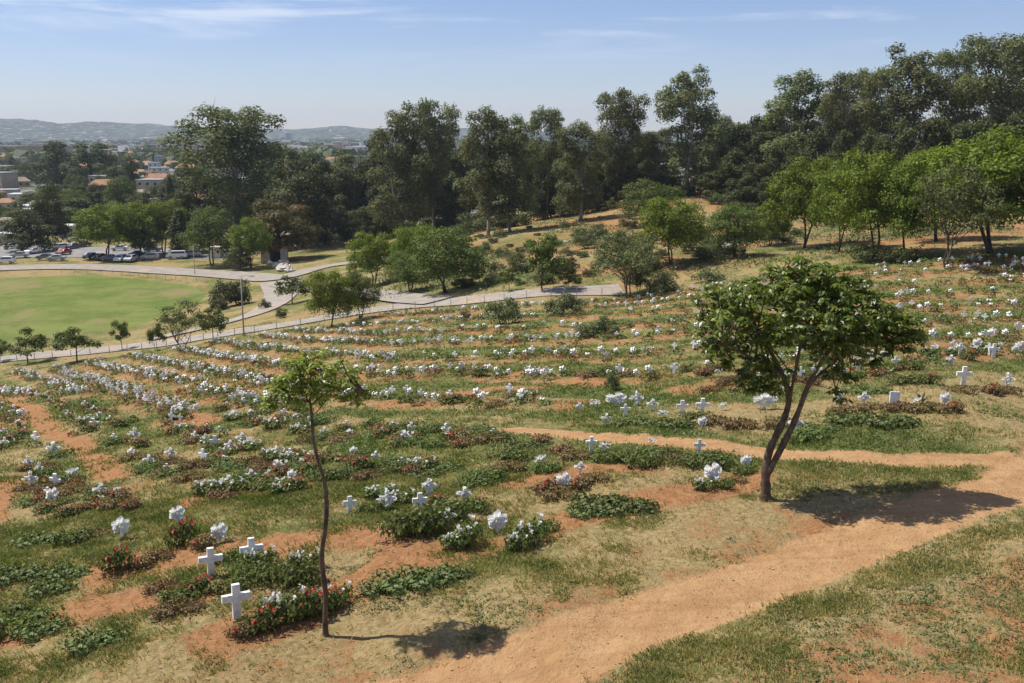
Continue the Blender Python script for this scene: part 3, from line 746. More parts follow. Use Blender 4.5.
# ------------------------------------------------------------------ grave markers and plants
def cross_mesh(name, post=0.2, arm=0.2, span=0.78, ah=0.52, top=1.0, th=0.13, bev=0.02):
    p = post/2; s = span/2; a0 = ah; a1 = ah+arm
    ol = [(-p,-0.15),(p,-0.15),(p,a0),(s,a0),(s,a1),(p,a1),(p,top),(-p,top),(-p,a1),(-s,a1),(-s,a0),(-p,a0)]
    n = len(ol); mb = MB(); t = th/2
    cx = lambda x, z: (x-(bev if x > 0 else -bev), z-(bev if z > (a0+a1)/2 else -bev*0.0))
    v = [(x,-t,z) for x, z in ol]+[(x,t,z) for x, z in ol]
    q = [(0,1,2,11),(2,3,4,5),(11,2,5,8),(8,5,6,7),(9,10,11,8)]
    f = [tuple(r) for r in q]+[tuple(i+n for i in r[::-1]) for r in q]+[(i+n, (i+1)%n+n, (i+1)%n, i) for i in range(n)]
    return mesh(name, v, f, M['white'])
def petal(mb, c, out, r, rs, cup=0.25):
    """a rounded cupped petal: centre c, facing direction out"""
    n = Vector(out).normalized(); a = n.cross(Vector((rs.normal(), rs.normal(), rs.normal()))).normalized(); b = n.cross(a); c = Vector(c); K = 9
    v = [tuple(c-n*r*cup)]+[tuple(c+(a*math.cos(2*PI*k/K)+b*math.sin(2*PI*k/K))*r*(0.85+0.3*rs.rand())+n*r*0.18*rs.normal()) for k in range(K)]
    mb.add(v, [(0, k+1, (k+1)%K+1) for k in range(K)])
def wreath_mesh(name, seed, lobes=6, R0=0.27):
    rs = np.random.RandomState(seed); mb = MB(); mb.box(-0.06,0.06,-0.03,0.03,-0.15,0.5)
    for k in range(lobes):
        a = 2*PI*k/lobes+rs.rand()*0.5
        for q in range(5):
            rad = R0*(0.75+0.45*rs.rand()); aa = a+rs.normal()*0.16; x = math.cos(aa)*rad; z = 0.60+math.sin(aa)*rad
            petal(mb, (x, -0.05+0.09*rs.normal()*0.5, z), (-0.35+math.cos(a)*0.3+rs.normal()*0.3, -0.8, math.sin(a)*0.3+0.6+rs.normal()*0.3), 0.145*(0.75+0.4*rs.rand()), rs, 0.35)
    for q in range(4): petal(mb, (rs.normal()*0.04, -0.08, 0.6+rs.normal()*0.04), (-0.3+rs.normal()*0.3, -0.8, 0.5+rs.normal()*0.3), 0.08, rs, 0.4)
    return mb.me(name, M['wreathw'], False)
def posy_mesh(name, seed):
    rs = np.random.RandomState(seed); mb = MB(); mb.box(-0.09,0.09,-0.05,0.05,-0.15,0.85); mb.box(-0.36,-0.09,-0.048,0.048,0.46,0.66); mb.box(0.09,0.36,-0.048,0.048,0.46,0.66)
    spots = [(-0.34,0.56),(0.34,0.56),(0,0.86),(0,0.56),(-0.17,0.56),(0.17,0.56),(0,0.70),(0,0.35),(0.08,0.22)]
    for (x, z) in spots:
        if rs.rand() < 0.15: continue
        for q in range(4): petal(mb, (x+rs.normal()*0.05, -0.06+rs.normal()*0.02, z+rs.normal()*0.05), (-0.4+rs.normal()*0.4, -0.7, 0.8+rs.normal()*0.4), 0.07+0.06*rs.rand(), rs)
        petal(mb, (x, 0.02, z+0.06), (rs.normal()*0.5, 0.2, 1), 0.11, rs)
    return mb.me(name, M['wreathw'], False)
def bunch_mesh(name, seed):
    rs = np.random.RandomState(seed); mb = MB()
    for k in range(15):
        a = rs.rand()*2*PI; r = 0.36*math.sqrt(rs.rand()); c = (math.cos(a)*r, math.sin(a)*r*0.7, 0.35+0.4*rs.rand())
        for q in range(3): petal(mb, (c[0]+rs.normal()*0.03, c[1]+rs.normal()*0.03, c[2]), (rs.normal()*0.6, -0.5+rs.normal()*0.6, 0.8), 0.07+0.035*rs.rand(), rs)
    for k in range(6):
        a = rs.rand()*2*PI; mb.tube([(0,0,-0.1),(math.cos(a)*0.2, math.sin(a)*0.2, 0.45)], [0.012,0.01], 4)
    return mb.me(name, M['blossom_w'], False)
MK = dict(cross=[cross_mesh('white_cross', 0.22,0.21,0.80,0.50), cross_mesh('white_cross', 0.19,0.18,0.70,0.55), cross_mesh('white_cross', 0.26,0.26,0.82,0.46)],
          wreath=[wreath_mesh('white_wreath', 3), wreath_mesh('white_wreath', 8, 5)],
          posy=[posy_mesh('flower_covered_cross', k) for k in (1,2,3,4)],
          bunch=[bunch_mesh('white_flower_bunch', k) for k in (1,2,3)])
mb = MB(); mb.box(-0.25,0.25,-0.05,0.05,-0.15,0.75); mb.box(-0.21,0.21,-0.056,-0.05,0.1,0.70); MK['slab'] = [mb.me('white_grave_marker', M['white'])]
KN = dict(cross=('white_cross','cross'), wreath=('flower_wreath','wreath'), posy=('flower_covered_cross','cross'), bunch=('white_flower_bunch','flowers'), slab=('grave_marker','grave marker'))

def plant_meshes(seed, L, W, H, n, size, leaf, flw=None, nfl=0, flsize=0.06):
    rs = np.random.RandomState(seed); cl = []
    for k in range(max(4, int(L/0.22))):
        r = W*0.42*(0.7+0.5*rs.rand()); cl.append(((rs.rand()-0.5)*(L-W*0.6), (rs.rand()-0.5)*W*0.35, H*0.42*(0.7+0.6*rs.rand()), r, r, H*0.5*(0.6+0.6*rs.rand())))
    c, d = clump_points(cl, n, rs, 0.35); c[:,2] = np.abs(c[:,2]-0.02)
    v, f = leaf_quads(c, d+rs.normal(size=(n,3))*0.6+[0,0,0.5], size*(0.6+0.8*rs.rand(n)), 0.6, 0.1, rs)
    fol = mesh('foliage', v, f, leaf, var=rs.rand(n)); fl = None
    if flw is not None:
        mb = MB(); c, d = clump_points(cl, nfl*6, rs, 0.95); keep = [i for i in range(len(c)) if c[i,2] > H*0.45][:nfl]
        for i in keep:
            s = flsize*(0.6+0.7*rs.rand())
            for k in range(4): petal(mb, tuple(c[i]+rs.normal(size=3)*s*0.35+[0,0,s*0.4]), (rs.normal()*.6, rs.normal()*.6-.2, 1), s*0.55, rs)
        fl = mb.me('blossoms', flw, True)
    return fol, fl, L, W, H
PL = [ # name, label stem, meshes
 ('grave_plant','leafy green plant', plant_meshes(1,1.2,0.7,0.35,650,0.085,M['bed'])),
 ('grave_plant','bushy green plant with white blossoms', plant_meshes(2,1.0,0.7,0.42,650,0.085,M['bed'],M['blossom_w'],12)),
 ('grave_plant','dark plant with red blossoms', plant_meshes(3,1.0,0.65,0.42,650,0.085,M['bed'],M['blossom_r'],9)),
 ('grave_plant','low reddish brown plant', plant_meshes(4,1.1,0.7,0.26,550,0.085,M['redl'])),
 ('grave_plant','tufty light green plant', plant_meshes(5,1.5,0.9,0.22,650,0.09,M['weed'])),
 ('grave_plant','withered rusty plant', plant_meshes(6,0.9,0.6,0.34,500,0.085,M['redl'],M['blossom_r'],5)),
 ('grave_plant','dense low green plant', plant_meshes(7,1.7,0.8,0.36,800,0.085,M['bed'])),
]
markers = []   # dict(x,y,kind,size,rz,row,order)
plants = []
def add_marker(x, y, kind, size, rz, row, var=None): markers.append(dict(x=x, y=y, kind=kind, s=size, rz=rz, row=row, var=var))
def add_plant(x, y, k, s, rz): plants.append(dict(x=x, y=y, k=k, s=s, rz=rz))

NEAR = [ # px centre, py foot, kind, height px, label
 (237,620,'cross',35,'tall plain white cross at the left end of the red flowered bed',0.50,0),
 (211,574,'cross',29,'plain white cross, left one of the pair behind the red flowered bed',0.45,0),
 (252,565,'cross',28,'plain white cross, right one of the pair behind the red flowered bed',0.45,0),
 (122,540,'wreath',22,'round pale blue white wreath on a short post, alone in the green growth at left',0.1,1),
 (178,527,'wreath',18,'small white wreath, second to the right of the lone round one',0.1,0),
 (220,543,'wreath',20,'white flower wreath just behind the left cross of the pair',0,0),
 (497,530,'wreath',24,'round white wreath between two bushes in the centre foreground',0,1),
 (447,528,'posy',20,'flower covered cross in front of the white flowering bush',0,0),
 (464,503,'posy',16,'squat white cross behind the clipped green hedge plant',0,2),
 (387,512,'posy',20,'flower covered cross left of the broad white cross',0,1),
 (420,514,'cross',18,'broad white cross at the back of the clipped green hedge plant',0.3,2),
 (429,498,'posy',18,'white flower cluster cross behind the broad white cross',0,3),
 (350,513,'cross',16,'small white cross alone left of the flower covered cross',0.3,2),
 (391,496,'bunch',9,'small bunch of white flowers above the flower covered cross',0,0),
 (563,491,'wreath',17,'round white wreath at the rusty bed in the centre',0,0),
 (580,478,'posy',13,'small white flower cross just behind the central round wreath',0,0),
 (591,453,'cross',16,'white cross by the thin path, left of the centre bushes',0.1,1),
 (604,453,'bunch',10,'white flower bunch touching the white cross by the thin path',0,1),
 (652,445,'bunch',8,'small white flowers among the centre bushes',0,2),
 (540,467,'bunch',12,'thin spray of white flowers left of the rusty bed',0,0),
 (699,455,'cross',14,'grey white cross sunk in dark green plants near the leaning tree',0,0),
 (712,486,'wreath',21,'large white wreath on a soil mound left of the leaning tree',0,0),
 (745,469,'wreath',13,'white wreath just left of the leaning trunk',0,1),
 (795,429,'posy',16,'flower covered cross right behind the leaning double trunk',0,2),
 (764,410,'wreath',15,'wide row of white flowers left of the double trunk',0,1),
 (863,405,'posy',13,'flower covered cross, second in the row right of the leaning tree',0,0),
 (838,404,'cross',14,'plain white cross, first in the row right of the leaning tree',0,1),
 (894,406,'slab',14,'upright white rectangular grave marker right of the leaning tree',0,0),
 (916,408,'bunch',10,'white flowers at the foot of the small palm plant',0,0),
 (944,406,'wreath',13,'white wreath at the right end of the row with the rectangular marker',0,0),
 (963,384,'cross',18,'bold white cross standing alone at the right',0,0),
 (1007,385,'posy',13,'flower covered cross near the right photo edge',0,1),
 (895,369,'cross',11,'small white cross between the crown of the big tree and the lone cross',0,1),
 (883,359,'wreath',10,'small white wreath just right of the big crown',0,0),
 (993,360,'cross',13,'white cross above and right of the lone bold one',0,0),
 (950,365,'posy',10,'flower covered cross above the lone bold cross',0,2),
 (702,414,'cross',16,'white cross, right one of two bright ones left of the big trunk',0,0),
 (682,413,'cross',14,'white cross, left one of two bright ones left of the big trunk',0,2),
 (722,412,'bunch',8,'faint white flowers right of the two bright crosses',0,0),
 (702,427,'wreath',11,'small wreath below the right bright cross',0,0),
 (652,411,'posy',12,'leaning flower covered cross left of the two bright ones',0,0),
 (662,420,'bunch',9,'white flowers below the leaning flower covered cross',0,1),
 (636,407,'posy',14,'flower covered cross right of the double wreath',0,1),
 (616,407,'wreath',13,'double white wreath in the middle row',0,0),
 (625,415,'cross',12,'small cross below the double white wreath',0,0),
 (606,421,'posy',11,'dense little flower cross at the bottom of the middle row',0,2),
 (595,408,'bunch',9,'white blossoms left of the double wreath',0,2),
 (579,409,'posy',10,'flower cross at the left of the double wreath',0,3),
 (786,395,'posy',11,'flower cross seen between the trunks and the hanging leaves',0,1),
 (753,391,'wreath',9,'tiny wreath under the hanging left leaves of the big tree',0,0),
]
HP = [ # the dense hand traced field on the left (px centre, py foot, height px)
 (36,447,15),(54,456,15),(29,468,13),(41,474,12),(31,486,15),(72,478,15),(56,492,17),(54,504,16),(48,500,11),(101,500,16),(117,497,11),(114,443,9),(135,441,14),(144,446,7),(132,459,11),(150,468,14),(171,461,13),(167,475,9),
 (204,467,14),(184,431,8),(207,431,8),(195,440,10),(205,442,10),(215,449,12),(220,435,9),(230,454,12),(242,446,13),(251,448,11),(210,494,12),(230,490,15),(252,483,15),(276,457,12),(290,458,11),(281,473,14),(310,461,10),(320,460,9),
 (303,466,8),(269,481,12),(292,484,12),(325,437,9),(346,430,9),(350,438,9),(354,457,10),(376,462,10),(383,437,8),(394,430,9),(412,435,11),(407,444,13),(447,437,12),(402,470,11),(418,467,9),(275,430,9),(280,423,8),(284,418,8),
 (299,432,8),(296,423,8),(309,426,8),(260,425,8),(253,426,7),(251,418,8),(235,419,8),(227,411,7),(263,415,7),(448,440,8),(464,440,8),(493,439,8),(12,420,8),(19,427,8),(25,436,9),(4,438,9),(6,449,11),(10,443,7),(61,399,7),(64,409,7),
 (50,405,7),(37,399,8),(45,398,6),(94,413,7),(85,408,7),(69,419,8),(80,425,8),(100,420,7),(95,430,11),(91,424,8),(110,425,8),(121,427,7),(75,421,6),(240,452,8),(3,415,7),(-12,430,8),(-10,452,10),(-15,470,12),(225,463,7)]
def marker_px(px, py, hpx):
    x, y = hit(px, py); return x, y, hpx*y/1000*1.08
for a in NEAR:
    px, py, kind, hp, lab, rz, var = a; x, y, s = marker_px(px, py, hp)
    add_marker(x, y, kind, s/(1.0 if kind in ('cross','posy') else 1.0 if kind == 'wreath' else 0.75), rz, -1, var); markers[-1]['label'] = lab; markers[-1]['px'] = px
for k, (px, py, hp) in enumerate(HP):
    x, y, s = marker_px(px, py, hp); kind = rnd.choice(['cross','posy','posy','posy','cross','wreath','bunch'])
    add_marker(x, y, kind, s*(1.05 if kind != 'bunch' else 1.2), rnd.uniform(-0.6, 0.1), -2, None)
    markers[-1]['px'] = px; markers[-1]['py'] = py
    if py > 395: 
        add_plant(x+rnd.uniform(-0.1, 0.3), y-rnd.uniform(0.25, 0.6), rnd.choice([0,1,2,3,5,6]), rnd.uniform(0.8, 1.25), rnd.uniform(-0.3, 0.5))
        if rnd.random() < 0.7: add_plant(x+rnd.uniform(-0.9, 0.9), y+rnd.uniform(-0.9, 0.9), rnd.choice([0,3,3,4,5,6]), rnd.uniform(0.7, 1.2), rnd.uniform(0, 3))
# rows
ROWW = []
for ri, row in enumerate(ROWS):
    L = 0.0; seg = np.hypot(*(row[1:]-row[:-1]).T); tot = seg.sum(); s = 0.4
    cum = np.concatenate([[0], np.cumsum(seg)])
    while s < tot:
        q = np.array([np.interp(s, cum, row[:,0]), np.interp(s, cum, row[:,1])])
        for side in (-1, 0, 1):
            x = q[0]+rnd.gauss(0, 0.22)+(0.45 if side == 0 else 0); y = q[1]+side*0.65+rnd.gauss(0, 0.3)
            pxx, pyy = ptop((x, y, gh(x, y)))
            right = pxx > 560
            dens = 0.62 if right else 0.86
            if pxx > 720: dens = 0.46
            if any(abs(pxx-m_['px']) < 6 and abs(pyy-m_.get('py', -99)) < 6 for m_ in markers if m_['row'] == -2): dens = 0
            dens *= (0.8 if side else 0.7)
            if fbm(np.array([x*0.25]), np.array([y*0.25]), 77, 2)[0] < 0.36: dens *= 0.35
            if rnd.random() < dens:
                kind = rnd.choice(['cross','posy','cross','bunch','cross','wreath','posy'])
                sz = rnd.uniform(0.34, 0.52) if not right else rnd.uniform(0.36, 0.55)
                if kind == 'bunch': sz *= 0.8
                add_marker(x, y, kind, sz, rnd.uniform(-0.7, 0.0), ri); markers[-1]['px'] = pxx
            if rnd.random() < 0.58:
                add_plant(x+rnd.uniform(-0.3, 0.4), y-rnd.uniform(0.1, 0.7), rnd.choice([0,0,1,2,3,3,3,4,5,6]), rnd.uniform(0.65, 1.2), rnd.uniform(-0.5, 0.9))
        s += rnd.uniform(0.75, 1.2)

# foreground beds placed by hand  (px,py, proto, scale, rz)
HANDP = [(262,633,2,1.0,.5),(285,625,1,1.15,.5),(308,618,2,1.05,.5),(335,607,1,.95,.5),(238,640,5,.8,.3),(300,610,2,1.0,.4),(330,612,2,.9,.4),
 (178,600,0,1.1,.3),(200,592,2,.9,.3),(230,590,0,1.0,.3),(262,580,6,1.0,.3),(290,585,6,1.0,.3),(305,570,1,.9,.2),(240,575,6,.8,.3),(165,590,3,.9,.2),(180,615,3,1.1,.3),
 (225,560,0,.9,.3),(260,568,1,.9,.3),(120,572,2,1.0,.2),(140,568,5,.9,.2),(185,545,2,1.0,.2),(200,550,5,1.0,.2),(160,560,3,.8,.1),(95,540,3,.9,.2),(70,545,0,1.2,.2),(40,540,4,1.5,.2),
 (20,628,0,1.5,.3),(0,618,0,1.4,.3),(45,632,4,1.2,.3),(95,648,4,1.3,.3),(50,590,4,1.2,.2),(20,580,4,1.5,.2),(70,575,4,1.2,0),
 (400,540,6,1.2,.4),(420,535,6,1.2,.4),(440,522,6,1.1,.4),(460,512,6,1.1,.4),(475,508,2,.8,.2),(467,545,1,1.05,1.2),(455,548,1,.8,.4),(530,540,1,1.1,.8),(520,548,1,.8,.3),(540,530,0,.9,.5),
 (405,585,4,1.5,.3),(430,580,4,1.5,.3),(380,592,4,1.0,.2),(455,575,4,.8,.2),
 (545,495,5,1.1,.2),(575,490,5,1.1,.2),(595,485,3,.9,.2),(560,500,3,1.0,.1),(600,505,4,1.5,.1),(625,508,4,1.5,.1),(590,512,4,1.2,.1),
 (480,480,6,1.1,.3),(495,475,5,.9,.3),(510,470,3,1.0,.2),(470,485,6,1.0,.2),(380,500,1,1.0,.2),(400,505,1,1.0,.2),(435,505,2,.9,.2),(370,512,0,1.,.2),
 (620,460,0,1.2,.1),(640,462,6,1.2,.1),(655,458,6,1.2,.1),(670,462,3,1.1,.1),(690,466,6,1.2,.1),(705,468,6,1.1,.2),(715,460,2,.9,.1),(560,455,5,1.1,.1),(575,460,3,1.0,.1),(605,462,0,1.,.1),(640,468,0,1.2,0),
 (705,490,1,.8,.1),(720,488,0,.7,.1),(742,474,0,.8,.1),(735,482,3,.7,.1),
 (50,512,2,1.0,.2),(70,515,2,.9,.2),(85,510,5,.8,.2),(60,505,6,.8,.2),(100,508,5,1.0,.2),(118,507,3,1.0,.2),(130,512,5,.9,.1),(108,502,1,.8,.2),
 (845,410,3,1.1,0),(870,410,3,1.1,0),(900,412,3,1.2,0),(930,412,3,1.3,0),(952,411,5,1.1,.1),(920,410,0,.8,0),(960,392,3,1.2,.1),(990,392,5,1.2,.1),(1010,392,3,1.,.1),
 (800,440,6,1.3,.1),(820,430,4,1.3,.1),(870,392,4,1.4,0),(900,385,6,1.2,0),(930,385,2,1.,0),(850,420,4,1.6,0),(890,425,4,1.6,0),(780,425,3,1.2,0),(690,418,6,1.,0),(715,424,3,1.2,0),(740,425,3,1.2,0),
 (340,480,0,1.1,.2),(360,470,2,1.0,.2),(310,475,2,1.1,.2),(325,482,6,1.0,.2),(295,492,2,1.1,.2),(285,495,1,.9,.2),(262,490,6,.9,.2),(370,480,3,1.,.1),(410,475,5,1.,.1),(440,470,4,1.2,.1),(425,478,4,1.,.1),
 (350,465,5,.9,0),(380,468,0,.9,0),(490,445,3,1.1,0),(520,450,4,1.2,0),(540,445,5,1.,0),(460,448,5,1.1,0),(430,448,0,1.,0),(505,460,6,1.1,0),(545,470,0,1.,0),(650,425,4,1.2,0),(620,425,6,1.1,0),(675,428,4,1.2,0),
 (140,475,6,.9,.1),(165,478,6,1.,.1),(190,480,3,1.1,.1),(230,470,6,1.,.1),(250,465,3,1.,.1),(265,468,3,1.,.1)]
for px, py, k, s, rz in HANDP:
    x, y = hit(px, py); add_plant(x, y, k, s, rz); plants[-1]['near'] = True; plants[-1]['zs'] = 1.55 if py > 515 and k in (1,2,6) else 1.0
def cambig(d): return d['s']/d['y']
EXT = {}
def ordinal_labels(L, fmt):
    L = sorted(L, key=lambda m_: m_['px'])
    for k, m_ in enumerate(L): m_['label'] = fmt % (ORD[min(k, len(ORD)-1)])
# choose individuals : all hand ones and the nearest rows completely
indiv = [m_ for m_ in markers if m_['row'] < 0]
order_rows = [8,10,9,13,12,11,7,6,5]
rownames = {8:'short row behind the big crown',10:'steep row starting below the road',9:'row just above the steep left one',13:'lowest row cut by left edge',
            12:'upper row cut by left edge',11:'short row right under the road',7:'eighth row below the road',6:'seventh row below the road end',5:'sixth row below the road end'}
for r in order_rows:
    L = [m_ for m_ in markers if m_['row'] == r and -5 < m_['px'] < 1030]
    if len(indiv)+len(L) > 300: continue
    for kk in set(m_['kind'] for m_ in L):
        nmk = {'cross':'plain white cross','posy':'flower covered white cross','wreath':'round white wreath','bunch':'bunch of white flowers','slab':'marker'}[kk]
        ordinal_labels([m_ for m_ in L if m_['kind'] == kk], nmk+', %s from left, '+rownames[r])
    indiv += L
for kk, nmk in {'cross':'plain white cross','posy':'flower covered white cross','wreath':'round white wreath','bunch':'bunch of white flowers'}.items():
    L = [m_ for m_ in indiv if m_['row'] == -2 and m_['kind'] == kk]
    for lo, hi, nmz in ((0,431,'upper'),(431,465,'middle'),(465,999,'lower')):
        ordinal_labels([m_ for m_ in L if lo <= m_['py'] < hi], nmk+', %s from left, '+nmz+' part of dense left field')
rest = [m_ for m_ in markers if not any(m_ is i for i in indiv) and m_['px'] < 1060]
for m_ in indiv:
    nm_, cat = KN[m_['kind']]; L = MK[m_['kind']]; me = L[m_['var'] % len(L)] if m_['var'] is not None else rnd.choice(L)
    o = ob(nm_, me, None, (m_['x'], m_['y'], gh(m_['x'], m_['y'])+(0.12 if m_['row'] >= 0 else 0.02)), m_['rz'], (m_['s'],)*3)
    if m_['kind'] == 'wreath' and m_['px'] in (764, 616): o.scale = (m_['s']*1.9, m_['s'], m_['s'])
    o.rotation_euler = (rnd.uniform(-0.06, 0.06), rnd.uniform(-0.08, 0.08) if m_['row'] != -1 else 0.02, m_['rz'])
    tag(o, m_['label'], cat, 'white grave crosses' if cat == 'cross' else 'white grave flowers')
# far markers: one mesh
low = {}
for k in ('cross','posy','wreath','bunch'):
    mm = MB()
    if k == 'cross': mm.box(-.12,.12,-.07,.07,0,1); mm.box(-.4,-.12,-.07,.07,.5,.74); mm.box(.12,.4,-.07,.07,.5,.74)
    elif k == 'bunch': 
        rs = np.random.RandomState(3)
        for q in range(9): petal(mm, (math.cos(q*1.3)*.3, math.sin(q*1.3)*.2, .4+.1*(q % 3)), (rs.normal()*.4,-.5,1), .12, rs)
    else:
        rs = np.random.RandomState(4)
        for q in range(9): petal(mm, (math.cos(q*1.26)*.24*(q>0), -.06, .6+math.sin(q*1.26)*.24*(q>0)), (-.5+rs.normal()*.3,-.6,1+rs.normal()*.3), .16, rs)
        mm.box(-.07,.07,-.04,.04,0,.5)
    low[k] = (np.array(mm.v), mm.f)
BV, BF = [], []; off = 0
for m_ in rest:
    v, f = low[m_['kind']]; c, s = math.cos(m_['rz']), math.sin(m_['rz']); k = m_['s']
    w = np.stack([(v[:,0]*c-v[:,1]*s)*k+m_['x'], (v[:,0]*s+v[:,1]*c)*k+m_['y'], v[:,2]*k], 1); w[:,2] += gh(m_['x'], m_['y'])+0.1
    BV.append(w); BF += [tuple(i+off for i in q) for q in f]; off += len(w)
tag(ob('distant_grave_crosses', mesh('distant_grave_crosses', np.vstack(BV), BF, M['white'])), 'hundreds of tiny white crosses and flowers in the far grave rows', 'crosses', kind='stuff')

# plants: the 280 largest as things
for p in plants: p['px'], p['py'] = ptop((p['x'], p['y'], gh(p['x'], p['y'])))
vis = [p for p in plants if -20 < p['px'] < 1044 and p['py'] < 700]
vis.sort(key=lambda p: -(cambig(p)+(1 if p.get('near') else 0)))
near, far = vis[:285], vis[285:]
kinds = {}
for p in near: kinds.setdefault(p['k'], []).append(p)
for k, L in kinds.items():
    zones = {}
    for p in L:
        zn = 'bottom foreground' if p['py'] > 560 else 'level with the clipped hedge' if p['py'] > 495 else 'above the centre wreaths' if p['py'] > 450 else 'level with the thin path' if p['py'] > 418 else 'above the thin path'
        zones.setdefault(zn, []).append(p)
    for zn, Z in zones.items():
        ordinal_labels(Z, PL[k][1]+', %s from left, '+zn)
for p in near:
    nm_, st, (fol, fl, L, W, H) = PL[p['k']]
    e = ob(nm_, None, None, (p['x'], p['y'], gh(p['x'], p['y'])), p['rz'], (p['s'], p['s'], p['s']*rnd.uniform(0.85, 1.2)*p.get('zs', 1)))
    part('foliage', fol, e)
    if fl: part('blossoms', fl, e)
    tag(e, p['label'], 'plant', 'plants on the graves')
def merged(name, L, mats, idx_fn, nl, sz, label, cat):
    V, MI, VR = [], [], []
    for p in L:
        fol, fl, LL, WW, HH = PL[p['k']][2]; n = nl
        a = R.rand(n)*2*PI; r = np.sqrt(R.rand(n)); lx = np.cos(a)*r*LL*0.5*p['s']; ly = np.sin(a)*r*WW*0.5*p['s']; lz = HH*1.15*p['s']*np.sqrt(1-0.85*r*r)*(0.4+0.6*R.rand(n))
        c, s = math.cos(p['rz']), math.sin(p['rz'])
        C_ = np.stack([lx*c-ly*s+p['x'], lx*s+ly*c+p['y'], lz+gh(p['x'], p['y'])+0.03], 1)
        nn = np.stack([lx/LL, ly/WW, np.full(n, 0.6)], 1)+R.normal(size=(n,3))*0.45
        v, f = leaf_quads(C_, nn, sz*(0.6+0.8*R.rand(n)), 0.7)
        V.append(v); m = np.full(n, idx_fn(p['k']))
        if p['k'] in (1,): m[R.rand(n) < 0.10] = 2
        if p['k'] in (2,5): m[R.rand(n) < 0.12] = 3
        MI.append(m); VR.append(R.rand(n))
    V = np.vstack(V); tag(ob(name, mesh(name, V, np.arange(len(V)).reshape(-1, 4), mats, mi=np.concatenate(MI), var=np.concatenate(VR))), label, cat, kind='stuff')
merged('distant_grave_plants', far, [M['bed'], M['redl'], M['blossom_w'], M['blossom_r'], M['weed']], lambda k: {0:0,1:0,2:0,3:1,4:4,5:1,6:0}[k], 62, 0.15, 'low plants covering the far grave rows', 'plants')

# ------------------------------------------------------------------ palm-like plant by rectangular marker
x, y = hit(921,404); e = ob('palm_plant', None, None, (x, y, gh(x, y))); mb = MB()
for k in range(13):
    a = k*2.4; L = 0.55+0.25*rnd.random(); el = 0.5+0.8*rnd.random(); pr = None; w = 0.035
    for j in range(6):
        t = j/5; r = L*math.cos(el)*t; z = L*math.sin(el)*t*1.3-0.35*t*t; c = (r*math.cos(a), r*math.sin(a), z)
        q = [(c[0]-math.sin(a)*w*math.sin(PI*(t*.8+.15)), c[1]+math.cos(a)*w*math.sin(PI*(t*.8+.15)), c[2]), (c[0]+math.sin(a)*w*math.sin(PI*(t*.8+.15)), c[1]-math.cos(a)*w*math.sin(PI*(t*.8+.15)), c[2])]
        if pr: mb.add([pr[0], pr[1], q[1], q[0]], [(0,1,2,3)])
        pr = q
part('fronds', mb.me('fronds', M['dark']), e); tag(e, 'small dark palm plant sprouting between the rectangular marker and white flowers', 'plant')

# ------------------------------------------------------------------ grass (stuff)
def grass(name, n, y0, y1, hh, wid, label, seed, blades=3, thr=0.0, weed=False):
    rs = np.random.RandomState(seed)
    y = np.exp(rs.uniform(math.log(y0), math.log(y1), n)) if y1 > 2*y0 else rs.uniform(y0, y1, n)
    x = (rs.rand(n)-0.5)*2*0.60*y
    m = masks(x, y); g = m['green']+1.3*(fbm(x*1.1, y*1.1, 55, 4)-0.5)
    pr = np.clip(g*1.5-0.1-m['soil']*0.9-thr, 0.03, 1)*(1-np.clip(m['path']*1.5, 0, 1))
    k = rs.rand(n) < pr
    x, y, g = x[k], y[k], g[k]; z = height(x, y); n = len(x)
    x = np.repeat(x, blades)+rs.normal(size=n*blades)*wid*3; y = np.repeat(y, blades)+rs.normal(size=n*blades)*wid*3; z = np.repeat(z, blades); g = np.repeat(g, blades); N_ = len(x)
    a = rs.rand(N_)*2*PI; h = hh*(0.5+rs.rand(N_)); ln = h*(0.3+0.8*rs.rand(N_)); w = wid*(0.6+0.8*rs.rand(N_))
    b0 = np.stack([x-np.sin(a)*w, y+np.cos(a)*w, z-0.01], 1); b1 = np.stack([x+np.sin(a)*w, y-np.cos(a)*w, z-0.01], 1)
    t1 = np.stack([x+np.cos(a)*ln*0.4+np.sin(a)*w*0.8, y+np.sin(a)*ln*0.4-np.cos(a)*w*0.8, z+h*0.7], 1); t2 = np.stack([x+np.cos(a)*ln, y+np.sin(a)*ln, z+h], 1)
    v = np.stack([b0, b1, t1, t2], 1).reshape(-1, 3)
    var = np.clip(1.05-g*1.25+rs.normal(size=N_)*0.22, 0, 1)
    o = ob(name, mesh(name, v, np.arange(N_*4).reshape(-1, 4), M['grass'], var=var)); tag(o, label, 'grass', kind='stuff')
grass('grass', 230000, 13.5, 30, 0.075, 0.010, 'short green and dry grass on the near slope', 1)
grass('grass', 90000, 28, 60, 0.075, 0.02, 'short grass between the nearer graves', 2)
grass('grass', 50000, 55, 125, 0.11, 0.05, 'short grass between the distant graves', 3, blades=2)
